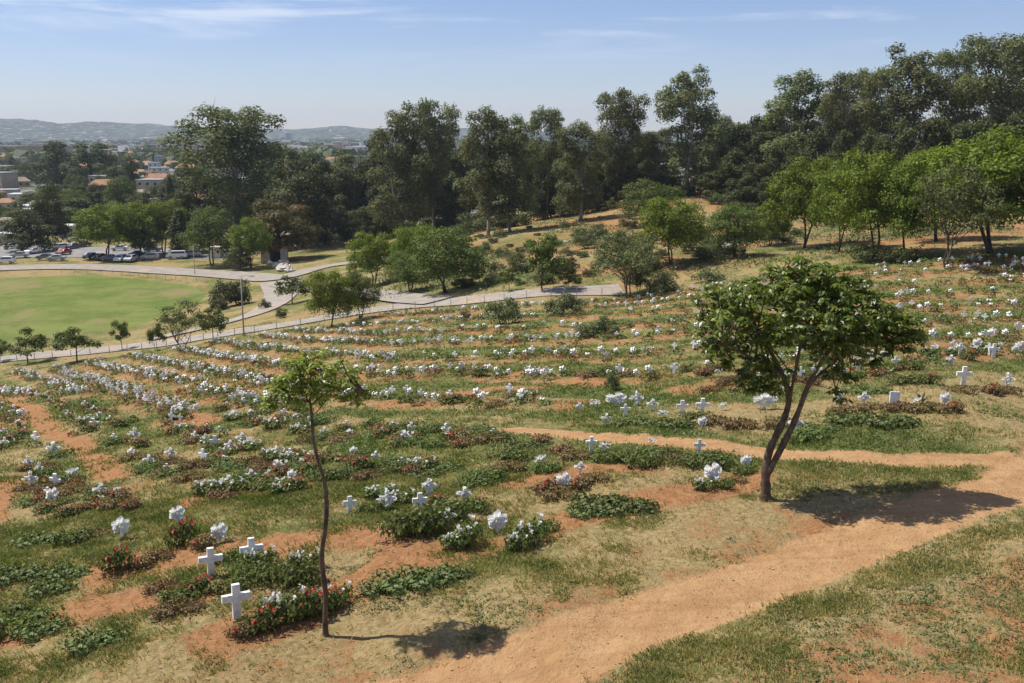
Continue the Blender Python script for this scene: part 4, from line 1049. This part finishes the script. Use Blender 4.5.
# broad leaved weeds in patches
def weeds(n, y0, y1, seed, label, sz):
    rs = np.random.RandomState(seed); y = rs.uniform(y0, y1, n); x = (rs.rand(n)-0.5)*1.15*y
    m = masks(x, y); g = fbm(x*0.5+9, y*0.5, 91, 3); k = (g > 0.53) & (m['path'] < 0.2) & (rs.rand(n) < np.clip((g-0.5)*9, 0, 1)) & (m['soil'] < 0.45)
    x, y = x[k], y[k]; z = height(x, y); n = len(x); b = 7
    c = np.stack([np.repeat(x, b), np.repeat(y, b), np.repeat(z, b)], 1)+rs.normal(size=(n*b,3))*[sz,sz,0]; c[:,2] += sz*0.5*rs.rand(n*b)+0.01
    v, f = leaf_quads(c, rs.normal(size=(n*b,3))*0.5+[0,0,0.8], sz*(0.6+0.8*rs.rand(n*b)), 0.5, 0.1, rs)
    tag(ob('weeds', mesh('weeds', v, f, M['weed'], var=rs.rand(n*b))), label, 'weeds', kind='stuff')
weeds(26000, 14, 34, 4, 'low leafy weeds on the near slope', 0.06)
weeds(26000, 32, 100, 5, 'low leafy weeds between the graves', 0.11)
rs = np.random.RandomState(14); n = 9000; y = rs.uniform(106, 245, n); x = rs.uniform(-0.16, 0.5, n)*y
mk = masks(x, y); g = fbm(x*0.09+3, y*0.09, 93, 4); k = (g > 0.50) & (rs.rand(n) < np.clip((g-0.47)*7, 0, 1)) & ~inside(x, y, LAWN_PG) & (seg_dist(x, y, MAIN[0]) > 5); x, y = x[k], y[k]; z = height(x, y); n = len(x); b = 9
c = np.stack([np.repeat(x, b), np.repeat(y, b), np.repeat(z, b)], 1)+rs.normal(size=(n*b,3))*[.45,.45,0]; c[:,2] += .4*rs.rand(n*b)
v, f = leaf_quads(c, rs.normal(size=(n*b,3))*0.5+[0,0,0.8], .34*(0.5+0.9*rs.rand(n*b)), 0.6, 0.1, rs)
tag(ob('scrub', mesh('scrub', v, f, M['shrub'], var=rs.rand(n*b))), 'low scrub spreading over the red slope beyond the road', 'scrub', kind='stuff')
rs = np.random.RandomState(21); n = 2600; y = rs.uniform(15, 31, n); x = (rs.rand(n)-0.5)*1.1*y; tx_, ty_ = hit(765, 502); m2_ = rs.rand(n) < 0.35
x = np.where(m2_, tx_+1.5+rs.normal(size=n)*2.2, x); y = np.where(m2_, ty_+rs.normal(size=n)*1.5, y); c = np.stack([x, y, height(x, y)+0.012], 1)
v, f = leaf_quads(c, rs.normal(size=(n,3))*0.3+[0,0,1], 0.045*(0.6+0.9*rs.rand(n)), 0.55, 0.12, rs)
tag(ob('fallen_leaves', mesh('fallen_leaves', v, f, leaf_mat('dead_leaf', (0.16,0.09,0.04), (0.34,0.24,0.12), 0.1), var=rs.rand(n))), 'dry brown leaves scattered on path and grass', 'leaves', kind='stuff')
# scattered clods
rs = np.random.RandomState(8); mb = MB()
for _ in range(2600):
    y = rs.uniform(14, 30); x = (rs.rand()-0.5)*1.15*y; s = 0.006+0.026*rs.rand()**4; z = gh(x, y); mb.sphere((x, y, z+s*0.3), (s*1.3, s, s*0.8), 0, 5, 3)
tag(ob('gravel', mb.me('gravel', plain('clod', (0.45,0.27,0.16), 0.95, 0.3, 20))), 'small clods and stones scattered on the soil', 'gravel', kind='stuff')

# ------------------------------------------------------------------ fences
def fence(pts, side, w, label, hgt=0.95, step=2.6, x0=None, x1=None):
    q = pts[0]+pts[1]*(pts[2]/2+0.7)[:,None]*side
    if x0 is not None:
        k = (q[:,0] > x0) & (q[:,0] < x1); q = q[k]
    s = np.concatenate([[0], np.cumsum(np.hypot(*(q[1:]-q[:-1]).T))]); n = min(98, int(s[-1]/step)); 
    P_ = [(float(np.interp(t, s, q[:,0])), float(np.interp(t, s, q[:,1]))) for t in np.linspace(0, s[-1], n)]
    e = ob('wire_fence', None, None, (P_[0][0], P_[0][1], gh(*P_[0]))); O = e.location.copy()
    mp_ = MB(); mp_.box(-0.03,0.03,-0.03,0.03,-0.3,hgt); pm = mp_.me('post', M['steel'])
    W3 = [Vector((a, b, gh(a, b)))-O for a, b in P_]
    for p in W3: part('post', pm, e, loc=tuple(p))
    mw = MB()
    for h in (0.35, 0.7, 1.02): mw.tube([tuple(p+Vector((0,0,h))) for p in W3], [0.005]*len(W3), 4)
    part('wire', mw.me('wire', M['steel']), e); tag(e, label, 'fence')
fence(MAIN, -1, 0, 'post and wire fence along the grave side of the road')
TOPR = (hitp([(60,274),(110,274),(160,280),(215,284)]),)
tp = TOPR[0]; tt = np.gradient(tp, axis=0); tt /= np.linalg.norm(tt, axis=1)[:,None]
fence((tp, np.stack([-tt[:,1], tt[:,0]], 1), np.zeros(len(tp))), 1, 0, 'low post fence along the top of the green field', 1.0, 2.6)

# ------------------------------------------------------------------ lamp posts
def lamp(px, by, ty, label):
    x, y = hit(px, by); g = gh(x, y); H = PT(px, ty, y).z-g; e = ob('lamp_post', None, None, (x, y, g)); mb = MB()
    mb.tube([(0,0,-.3),(0,0,H*.5),(0,0,H)], [.09,.075,.05], 8); part('pole', mb.me('pole', M['steel'], True), e)
    mb = MB(); mb.tube([(0,0,H*.985),(0.5,0,H*1.01),(1.0,0,H*1.0)], [.035,.03,.03], 6); part('arm', mb.me('arm', M['steel'], True), e)
    mb = MB(); mb.box(0.95,1.5,-.12,.12,H*0.99,H*0.99+.12,0,.04); part('lamp_head', mb.me('lamp_head', M['steel']), e); tag(e, label, 'lamp post')
lamp(244,336,276,'thin grey lamp post at the fork of the road')
lamp(195,275,245,'thin lamp post at the edge of the car park')

# ------------------------------------------------------------------ cars
_rim = []
def RIM():
    if not _rim:
        mb = MB(); mb.tube([(0,-.125,0),(0,.125,0)], [.19,.19], 10); _rim.append(mb.me('rim', PM['silver']))
    return _rim[0]
def car_proto(kind, paint):
    e = ob('parked_car', None)
    if kind == 'sedan': prof = [(-2.1,.35),(-2.15,.75),(-1.7,.95),(-1.15,.98),(-0.6,1.42),(0.7,1.44),(1.25,1.02),(1.95,.95),(2.12,.7),(2.1,.35)]; wz = (3,4,5,6)
    elif kind == 'van': prof = [(-2.4,.4),(-2.45,.9),(-2.1,1.1),(-1.6,1.25),(-1.1,1.85),(2.1,1.9),(2.35,1.2),(2.4,1.0),(2.42,.7),(2.4,.4)]; wz = (3,4,5,6)
    else: prof = [(-2.1,.38),(-2.15,.8),(-1.75,1.02),(-1.2,1.08),(-0.7,1.62),(1.5,1.62),(2.0,1.12),(2.08,1.0),(2.12,.7),(2.08,.38)]; wz = (3,4,5,6)
    mb = MB(); n = len(prof); ys = [(-0.86,0.94),(-0.9,1.0),(0.9,1.0),(0.86,0.94)]
    def yy(z, s): return s*(0.88 if z < 1.05 else 0.88-0.28*(z-1.05))
    v = [(x, yy(z, -1), z) for x, z in prof]+[(x, yy(z, 1), z) for x, z in prof]
    f = [tuple(range(n))[::-1], tuple(range(n, 2*n))]+[(i, (i+1)%n, (i+1)%n+n, i+n) for i in range(n)]
    mb.add(v, f); part('body', mb.me('body', paint), e)
    a, b, c, d = [prof[i] for i in wz]; mb = MB()
    for s in (-1, 1):
        q = [(a[0]+.25, a[1]+.04), (b[0]+.12, b[1]-.1), (c[0]-.12, c[1]-.1), (d[0]-.25, max(d[1], a[1])+.04)]
        vv = [(x, yy(z, s)+s*0.012, z) for x, z in q]; mb.add(vv, [(0,1,2,3) if s > 0 else (3,2,1,0)])
    for p, q in ((a, b), (d, c)):
        dx = -0.015 if p is a else 0.015
        p1 = (p[0]+(q[0]-p[0])*.12+dx, p[1]+(q[1]-p[1])*.12+.012); q1 = (p[0]+(q[0]-p[0])*.86+dx, p[1]+(q[1]-p[1])*.86+.012)
        mb.add([(p1[0],-.72,p1[1]),(p1[0],.72,p1[1]),(q1[0],.62,q1[1]),(q1[0],-.62,q1[1])], [(0,1,2,3)])
    part('windows', mb.me('windows', M['glass']), e)
    mb = MB(); mb.tube([(0,-.11,0),(0,.11,0)], [.33,.33], 14); wm = mb.me('wheel', M['tyre'])
    for x in (-1.35, 1.35):
        for s in (-.8, .8):
            wo = part('wheel', wm, e, loc=(x, s, .33)); part('rim', RIM(), wo)
    mb = MB(); mb.box(-.03,.03,-.16,.16,-.07,.07); hm = mb.me('headlight', M['metal_white'])
    for s in (-.62, .62): part('headlight', hm, e, loc=(-2.15 if kind != 'van' else -2.44, s, .72))
    return e
PAINT = {'white':(0.75,0.75,0.74),'silver':(0.45,0.46,0.48),'black':(0.03,0.03,0.035),'grey':(0.16,0.17,0.18),'red':(0.35,0.04,0.03),'dark blue':(0.04,0.06,0.13)}
PM = {k: plain('paint_'+k.replace(' ', '_'), v, 0.3, 0.03, 1, spec=0.6) for k, v in PAINT.items()}
CARS = [(6,264,'suv','white',.1),(20,258,'sedan','silver',.3),(33,254,'sedan','white',1.2),(46,260,'sedan','grey',.1),(57,261,'sedan','silver',.2),(60,250,'suv','white',1.0),(72,249,'sedan','dark blue',1.3),(84,247,'sedan','black',1.2),
 (91,259,'sedan','dark blue',1.3),(100,260,'sedan','black',1.4),(110,261,'sedan','grey',.1),(121,262,'suv','white',1.5),(131,262,'suv','silver',1.5),(138,257,'sedan','black',.1),(150,260,'suv','silver',.2),(153,252,'sedan','grey',0),
 (177,259,'van','white',.12),(193,257,'suv','silver',.1),(206,256,'sedan','grey',0),(228,257,'suv','silver',.2),(75,243,'sedan','white',.2),(40,246,'sedan','grey',0),(12,249,'sedan','white',.5),(24,249,'suv','grey',1.3),
 (120,251,'sedan','white',.2),(140,248,'sedan','silver',.1),(64,255,'sedan','red',1.3),(-8,262,'sedan','grey',.1)]
cp = {}; used = {}
cl_ = sorted(CARS)
for px, py, kd, colr, rz in cl_:
    key = (kd, colr); x, y = hit(px, py)
    if key not in cp: cp[key] = o = car_proto(kd, PM[colr])
    else: o = copy_tree(cp[key])
    used[key] = used.get(key, 0)+1
    o.location = (x, y, gh(x, y)+(0.16 if py < 300 else 0.2)); o.rotation_euler = (0, 0, rz)
    where = '%s such car from left in car park' % ORD[used[key]-1]
    tag(o, '%s %s parked %s' % (colr, kd if kd != 'suv' else 'estate car', where), 'car' if kd != 'van' else 'van', 'cars in and near the car park')

# ------------------------------------------------------------------ kiosk, gatehouse, boulders
x, y = hit(216,258); e = ob('kiosk', None, None, (x, y, gh(x, y)+.1)); mb = MB(); mb.box(-1.4,1.4,-1.2,1.2,0,2.6); part('wall', mb.me('wall', M['metal_white']), e)
mb = MB(); mb.box(-1.55,1.55,-1.35,1.35,2.6,2.75); part('roof', mb.me('roof', M['metal_white']), e); mb = MB(); mb.box(-.4,.4,-1.23,-1.2,.05,2.1); part('door', mb.me('door', M['stone']), e); mb = MB(); mb.box(.6,1.2,-1.22,-1.2,1.2,1.9); part('window', mb.me('window', M['glass']), e)
tag(e, 'pale box shaped kiosk beside the leaning trunk in the car park', 'kiosk')
x, y = hit(275,262); e = ob('gatehouse', None, None, (x, y, gh(x, y)+.05), 0.15); mb = MB(); mb.box(-3,-1,-1.5,1.5,0,3.2); mb.box(1.4,3,-1.5,1.5,0,3.2); mb.box(-1,1.4,0.6,1.5,0,3.2); part('wall', mb.me('wall', M['stone']), e)
mb = MB(); mb.box(-3.4,3.4,-1.9,1.9,3.2,3.45); mb.add([(-3.4,-1.9,3.45),(3.4,-1.9,3.45),(3.4,1.9,3.45),(-3.4,1.9,3.45),(-2.6,0,4.3),(2.6,0,4.3)], [(0,1,5,4),(2,3,4,5),(1,2,5),(3,0,4)]); part('roof', mb.me('roof', plain('old_tile', (0.34,0.2,0.13), .85, .25, 4)), e)
mb = MB(); mb.box(-.9,1.3,.55,.6,0,2.4); part('door', mb.me('door', M['barkd']), e); tag(e, 'stone gatehouse with tiled roof under the rusty topped tree', 'gatehouse')
BO = [(278,268,1.4),(284,271,1.8),(290,272,1.1),(270,265,1.0),(284,264,1.2)]
for k, (px, py, s) in enumerate(BO):
    x, y = hit(px, py); rs = np.random.RandomState(k); mb = MB(); mb.sphere((0,0,s*.3), (s,s*.7,s*.55), 0, 10, 7)
    v = np.array(mb.v)*(1+0.14*rs.normal(size=(len(mb.v),1))); o = ob('boulder', mesh('boulder', v, mb.f, M['stone']), None, (x, y, gh(x, y)))
    tag(o, 'pale stone boulder by the gatehouse, %s nearest of five' % ORD[[2,0,1,3,4][k]], 'boulder', 'pale boulders by the gatehouse')

# ------------------------------------------------------------------ town
WALLC = {'cream':(0.55,0.50,0.40),'white':(0.72,0.71,0.68),'beige':(0.48,0.40,0.30),'pale grey':(0.5,0.5,0.5),'ochre':(0.50,0.36,0.20)}
ROOFC = {'orange tiled':(0.36,0.19,0.10),'brown tiled':(0.26,0.20,0.15),'grey sheet':(0.36,0.36,0.36),'flat white':(0.62,0.61,0.58)}
WM = {k: plain('wall_'+k.replace(' ', '_'), v, .85, .1, .4) for k, v in WALLC.items()}; RM = {k: plain('roof_'+k.replace(' ', '_'), v, .8, .18, .8) for k, v in ROOFC.items()}
def house_geo(w, d, h, flat):
    wb = MB(); wb.box(-w/2,w/2,-d/2,d/2,-1.5,h); rb = MB()
    if flat: rb.box(-w/2-.25,w/2+.25,-d/2-.25,d/2+.25,h,h+.45)
    else:
        o = .5; r = min(w, d)*.28; rb.add([(-w/2-o,-d/2-o,h),(w/2+o,-d/2-o,h),(w/2+o,d/2+o,h),(-w/2-o,d/2+o,h),(-w/2+d*.3,0,h+r),(w/2-d*.3,0,h+r)], [(0,1,5,4),(2,3,4,5),(1,2,5),(3,0,4),(3,2,1,0)])
    wins = []
    nfl = max(1, int(h/2.9)); nw = max(2, int(w/3.2))
    for fl in range(nfl):
        for k in range(nw): wins.append((-w/2+(k+.5)*w/nw, 1.0+fl*2.9))
    return wb, rb, wins
def house_proto(w, d, h, wc, rc):
    e = ob('house', None); wb, rb, wins = house_geo(w, d, h, 'flat' in rc or 'sheet' in rc)
    part('wall', wb.me('wall', WM[wc]), e); part('roof', rb.me('roof', RM[rc]), e)
    mb = MB(); mb.box(-.55,.55,-.03,.03,0,1.2); wmsh = mb.me('window', M['glass'])
    for i, (x, z) in enumerate(wins[:24]):
        if i == len(wins)//2 and len(wins) > 2:
            db = MB(); db.box(x-.5,x+.5,-d/2-.05,-d/2,.0,2.1); part('door', db.me('door', M['barkd']), e); 
            if z < 2: continue
        part('window', wmsh, e, loc=(x, -d/2-.03, z))
    return e
HS = [ # px, foot py, width px, height px, wall, roof, name/label
 (17,222,12,13,'white','flat white','white two storey block with flat roof at the left edge'),
 (7,210,16,9,'beige','orange tiled','beige house with orange roof at the left photo edge'),
 (32,203,10,9,'cream','flat white','narrow cream house right of the orange roofed one'),
 (26,181,24,5,'pale grey','flat white','long pale shed above the orange roofed house at left'),
 (22,170,26,4,'cream','flat white','long low cream shed highest at the left edge'),
 (58,197,22,8,'beige','grey sheet','beige house with grey roof behind the tall dark tree'),
 (80,200,20,8,'pale grey','grey sheet','grey house between two beige grey roofed ones'),
 (98,197,18,7,'beige','grey sheet','beige house with grey roof left of the grey green tree'),
 (76,219,22,6,'white','flat white','low white hall between the tall dark tree and the bright trees'),
 (72,236,20,9,'pale grey','flat white','pale grey hall behind the car park'),
 (60,212,16,8,'ochre','flat white','ochre house behind the tall dark tree'),
 (150,203,26,10,'white','flat white','white warehouse left of the slim cypress'),
 (166,190,16,8,'cream','orange tiled','cream house with orange roof behind the slim cypress'),
 (187,197,20,7,'white','grey sheet','pale shed between the slim cypress and the huge eucalyptus'),
 (8,232,20,8,'cream','brown tiled','cream house just above the parked cars at left'),
 (10,245,18,9,'beige','flat white','beige wall house behind the white car at left'),
 (42,222,16,9,'cream','orange tiled','cream house with orange roof half hidden by the tall dark tree'),
 (37,212,12,8,'white','brown tiled','white house with brown roof left of the tall dark tree'),
]
for px, py, wp, hp, wc, rc, lab in HS:
    x, y = hit(px, py); e = house_proto(max(6, wp*y/1000), max(6, wp*y/1000*.6), max(3, hp*y/1000*.85), wc, rc); e.location = (x, y, gh(x, y)); e.rotation_euler = (0, 0, rnd.uniform(-.12, .2)); tag(e, lab, 'house', 'town houses')
# random houses with shared meshes
HPRO = []
for k in range(14):
    wc = rnd.choice(list(WALLC)); rc = rnd.choice(['flat white','flat white','flat white','grey sheet','grey sheet','grey sheet','brown tiled','orange tiled']); w = rnd.uniform(7, 15); d = rnd.uniform(7, 11); h = rnd.choice([3.2,3.4,5.8,6.2,9])
    wb, rb, wins = house_geo(w, d, h, 'flat' in rc or 'sheet' in rc); mm = MB()
    mm.add(wb.v, wb.f, 0); mm.add(rb.v, rb.f, 1)
    for (wx, wz) in wins: mm.add([(wx-.6,-d/2-.04,wz),(wx+.6,-d/2-.04,wz),(wx+.6,-d/2-.04,wz+1.2),(wx-.6,-d/2-.04,wz+1.2)], [(0,1,2,3)], 2)
    HPRO.append((mm.me('house', [WM[wc], RM[rc], M['glass']]), wc, rc, max(w, d), h))
pos_ = []
tries = 0
while len(pos_) < 280 and tries < 20000:
    tries += 1
    y = math.exp(rnd.uniform(math.log(330), math.log(1500))); uu = rnd.uniform(-.56, -.20) if rnd.random() < .93 else rnd.uniform(-.2, -.08); x = uu*y
    if any((x-a)**2+(y-b)**2 < 19**2 for a, b in pos_): continue
    pos_.append((x, y))
for i, (x, y) in enumerate(pos_):
    me, wc, rc, s, h = HPRO[rnd.randrange(14)]
    o = ob('house', me, None, (x, y, gh(x, y)), rnd.uniform(-.5, .5)); band = 'nearer' if y < 550 else 'middle' if y < 900 else 'farther'
    tag(o, '%s house with %s roof among the %s blocks of the hazy town' % (wc, rc, band), 'house', 'small houses of the town in the valley')
# far town: stuff
BV, BF, MI = [], [], []; off = 0
for i in range(2300):
    y = math.exp(rnd.uniform(math.log(1450), math.log(5200))); x = rnd.uniform(-.6, .02)*y; w = rnd.uniform(12, 34); d = rnd.uniform(10, 22); h = rnd.choice([4,5,7,8,10,14]); mm = MB(); mm.box(-w/2,w/2,-d/2,d/2,-2,h); 
    v = np.array(mm.v)+[x, y, -30]; BV.append(v); BF += [tuple(k+off for k in q) for q in mm.f]; MI += [rnd.randrange(3)]*6; off += len(v)
tag(ob('distant_town', mesh('distant_town', np.vstack(BV), BF, [WM['white'], WM['cream'], RM['brown tiled']], mi=MI)), 'hazy far off roofs of the town below the hills', 'town', kind='stuff')
TW = [(122,148,6,8,1500),(136,148,6,8,1500),(163,148,9,9,1400),(289,133,6,9,3800),(283,134,4,5,3900),(60,140,26,3,2000),(35,139,14,3,2400),(30,150,20,3,1300),(205,150,10,5,1300),(300,150,12,6,1100)]
TL = ['white tower block, left one of the matching pair in the haze','white tower block, right one of the matching pair in the haze','cream tower block right of the matching pair','tall grey tower on the horizon between the eucalypts','low tower beside the tall horizon one',
      'long ochre factory under the hills','shorter factory left of the long ochre one','long pale works hall at far left','pale block at the left edge of the huge eucalyptus','pale block right of the huge eucalyptus']
for (px, by, wp, hp, D), lab in zip(TW, TL):
    rx, ry, rz = ray(px, by); x = rx*D/ry; w = wp*D/1000; h = hp*D/1000+2; d = min(w, 18); e = ob('tower_block' if hp > 4 else 'factory', None, None, (x, D, gh(x, D)))
    mb = MB(); mb.box(-w/2,w/2,-d/2,d/2,-2,h); part('wall', mb.me('wall', WM['white' if 'white' in lab else 'ochre' if 'ochre' in lab else 'cream' if 'grey' not in lab else 'pale grey']), e)
    mb = MB(); mb.box(-w/2-.5,w/2+.5,-d/2-.5,d/2+.5,h,h+1); part('roof', mb.me('roof', RM['flat white']), e)
    mb = MB()
    for fl in range(int(h/3)):
        mb.add([(-w*.44,-d/2-.1,1+fl*3),(w*.44,-d/2-.1,1+fl*3),(w*.44,-d/2-.1,2.2+fl*3),(-w*.44,-d/2-.1,2.2+fl*3)], [(0,1,2,3)])
    part('window', mb.me('window', M['glass']), e); tag(e, lab, 'tower' if hp > 4 else 'factory')
# town trees as individuals near, one mass beyond
tt = []
for i in range(175):
    y = math.exp(rnd.uniform(math.log(300), math.log(1100))); x = rnd.uniform(-.56, -.19)*y; tt.append((x, y))
for i in range(60):
    y = rnd.uniform(360, 700); tt.append((rnd.uniform(-.2, .12)*y, y))
for x, y in tt:
    put_tree(rnd.choice(['dark','wood','mid','dark']), x, y, rnd.uniform(6, 12), rnd.uniform(8, 15), 'hazy dark tree among the %s houses of the valley town' % ('nearer' if y < 500 else 'middle' if y < 750 else 'farther'), 'trees in the town')
V, VR = [], []
n = 26000; yy_ = np.exp(R.uniform(math.log(1000), math.log(5200), n//26)); xx = R.uniform(-.62, .5, n//26)*yy_; sz = R.uniform(8, 22, n//26)
cx = np.repeat(xx, 26); cy = np.repeat(yy_, 26); s = np.repeat(sz, 26); d = R.normal(size=(len(cx),3)); d /= np.linalg.norm(d, axis=1)[:,None]; d[:,2] = abs(d[:,2])
c = np.stack([cx, cy, np.full(len(cx), -30.)], 1)+d*np.stack([s*1.3, s, s*.6], 1)
v, f = leaf_quads(c, d+R.normal(size=d.shape)*.3, s*.8, .8); tag(ob('distant_woodland', mesh('distant_woodland', v, f, M['dark'], var=R.rand(len(c)))), 'far off woods scattered through the valley', 'woodland', kind='stuff')
# hills
def hills():
    prof = [(-700,126),(-300,122),(-120,119),(0,118),(35,116),(60,119),(80,121),(100,118),(125,119),(145,123),(165,121),(200,122),(240,126),(300,128),(335,124),(350,123),(375,127),(420,128),(470,126),(520,129),(600,130),(800,128),(1100,126),(1700,126)]
    px = np.linspace(-700, 1700, 480); top = np.interp(px, [p[0] for p in prof], [p[1] for p in prof]); K = 26; v = []
    for k in range(K):
        t = k/(K-1); D = 4300+t*2300; x = (px-512)/1000*D*1.02
        H = (135-top+1.6*(fbm(px*0.06, px*0, 71, 4)-.5)+0.8*(vn(px*0.5, px*0, 72)-.5))*4.4+30; prf = math.sin(min(1, t/0.62)*PI/2)**1.5 if t < .62 else 1-((t-.62)/.38)**2*.8
        z = -34+np.maximum(0, H*prf)*(0.74+0.52*fbm(px*0.02+9, np.full(len(px), t*5.0), 40, 4))*1.0
        v.append(np.stack([x, np.full(len(px), D), z], 1))
    v = np.vstack(v); n = len(px); i = np.arange(K-1)[:,None]; j = np.arange(n-1)[None,:]; a = i*n+j
    f = np.stack([a, a+1, a+n+1, a+n], -1).reshape(-1, 4)
    m, nt, b = nm('hill_woods_and_suburbs'); p = pos(nt)
    c = mix(nt, ramp(nt, noise(nt, .02, 8, .7, vec=p), .4, .6), (0.025,0.035,0.022), (0.11,0.11,0.07)); c = mix(nt, ramp(nt, noise(nt, .03, 5, vec=p), .60, .66), c, (0.5,0.48,0.44))
    nt.links.new(c, b.inputs['Base Color']); b.inputs['Roughness'].default_value = 1
    tag(ob('hills', mesh('hills', v, f, m, True)), 'blue hazy wooded hills along the horizon', 'hills', kind='structure')
hills()

# ------------------------------------------------------------------ haze
m = bpy.data.materials.new('haze_air'); m.use_nodes = True; nt = m.node_tree; nt.nodes.clear(); o_ = nt.nodes.new('ShaderNodeOutputMaterial'); pv = nt.nodes.new('ShaderNodeVolumePrincipled')
pv.inputs['Color'].default_value = (0.72,0.85,1.0,1); pv.inputs['Density'].default_value = 0.00009; pv.inputs['Anisotropy'].default_value = 0.0; nt.links.new(pv.outputs[0], o_.inputs['Volume'])
mb = MB(); mb.box(-7400,7400,-7400,7400,-36,150); tag(ob('haze', mb.me('haze', m)), 'thin blue haze filling the valley', 'haze', kind='stuff')

# ------------------------------------------------------------------ light, sky, camera
EL, AZ = math.radians(60), math.radians(-74)     # sun from the left, a little behind the graves
sdir = Vector((math.sin(AZ)*math.cos(EL), math.cos(AZ)*math.cos(EL), math.sin(EL)))
sl = bpy.data.lights.new('sun', 'SUN'); sl.energy = 5.0; sl.angle = math.radians(.53); sl.color = (1,.955,.88)
so = bpy.data.objects.new('sun', sl); COL.objects.link(so); so.rotation_euler = sdir.to_track_quat('Z', 'Y').to_euler()
w = bpy.data.worlds.new('World'); SC.world = w; w.use_nodes = True; nt = w.node_tree; bg = nt.nodes['Background']
sky = nt.nodes.new('ShaderNodeTexSky'); sky.sky_type = 'NISHITA'; sky.sun_disc = False; sky.sun_elevation = EL; sky.sun_rotation = AZ; sky.altitude = 700; sky.air_density = 1.0; sky.dust_density = 0.3; sky.ozone_density = 3.5
tc = nt.nodes.new('ShaderNodeTexCoord'); mp = nt.nodes.new('ShaderNodeMapping'); mp.inputs['Scale'].default_value = (1.6,1.6,16); mp.inputs['Rotation'].default_value = (0,.05,.3); nt.links.new(tc.outputs['Generated'], mp.inputs[0])
nz = noise(nt, 2.2, 9, .62, vec=mp.outputs[0], dist=.4); cf = ramp(nt, nz, .47, .68)
sp = nt.nodes.new('ShaderNodeSeparateXYZ'); nt.links.new(tc.outputs['Generated'], sp.inputs[0]); up = ramp(nt, sp.outputs[2], .05, .13)
cf = math_(nt, 'MULTIPLY', math_(nt, 'MULTIPLY', cf, up), .6)
ml = N(nt, 'ShaderNodeMix', data_type='RGBA', blend_type='MULTIPLY'); ml.inputs[0].default_value = 1; nt.links.new(sky.outputs[0], ml.inputs[6]); ml.inputs[7].default_value = (1.0,0.94,1.08,1)
cc = mix(nt, cf, ml.outputs[2], (8.5,9.0,9.8))
nt.links.new(cc, bg.inputs[0]); bg.inputs[1].default_value = 0.095
cam = bpy.data.cameras.new('camera'); cam.lens = 36*1000/1024; cam.clip_end = 30000; cam.clip_start = .3; co = bpy.data.objects.new('camera', cam); COL.objects.link(co); co.rotation_euler = (PI/2-PITCH, 0, 0); SC.camera = co
SC.view_settings.view_transform = 'Standard'; SC.view_settings.look = 'None'; SC.view_settings.exposure = 0.24; SC.view_settings.gamma = 1
SC.render.resolution_x = 1024; SC.render.resolution_y = 683
SC.cycles.volume_bounces = 0; SC.cycles.max_bounces = 4; SC.cycles.diffuse_bounces = 2
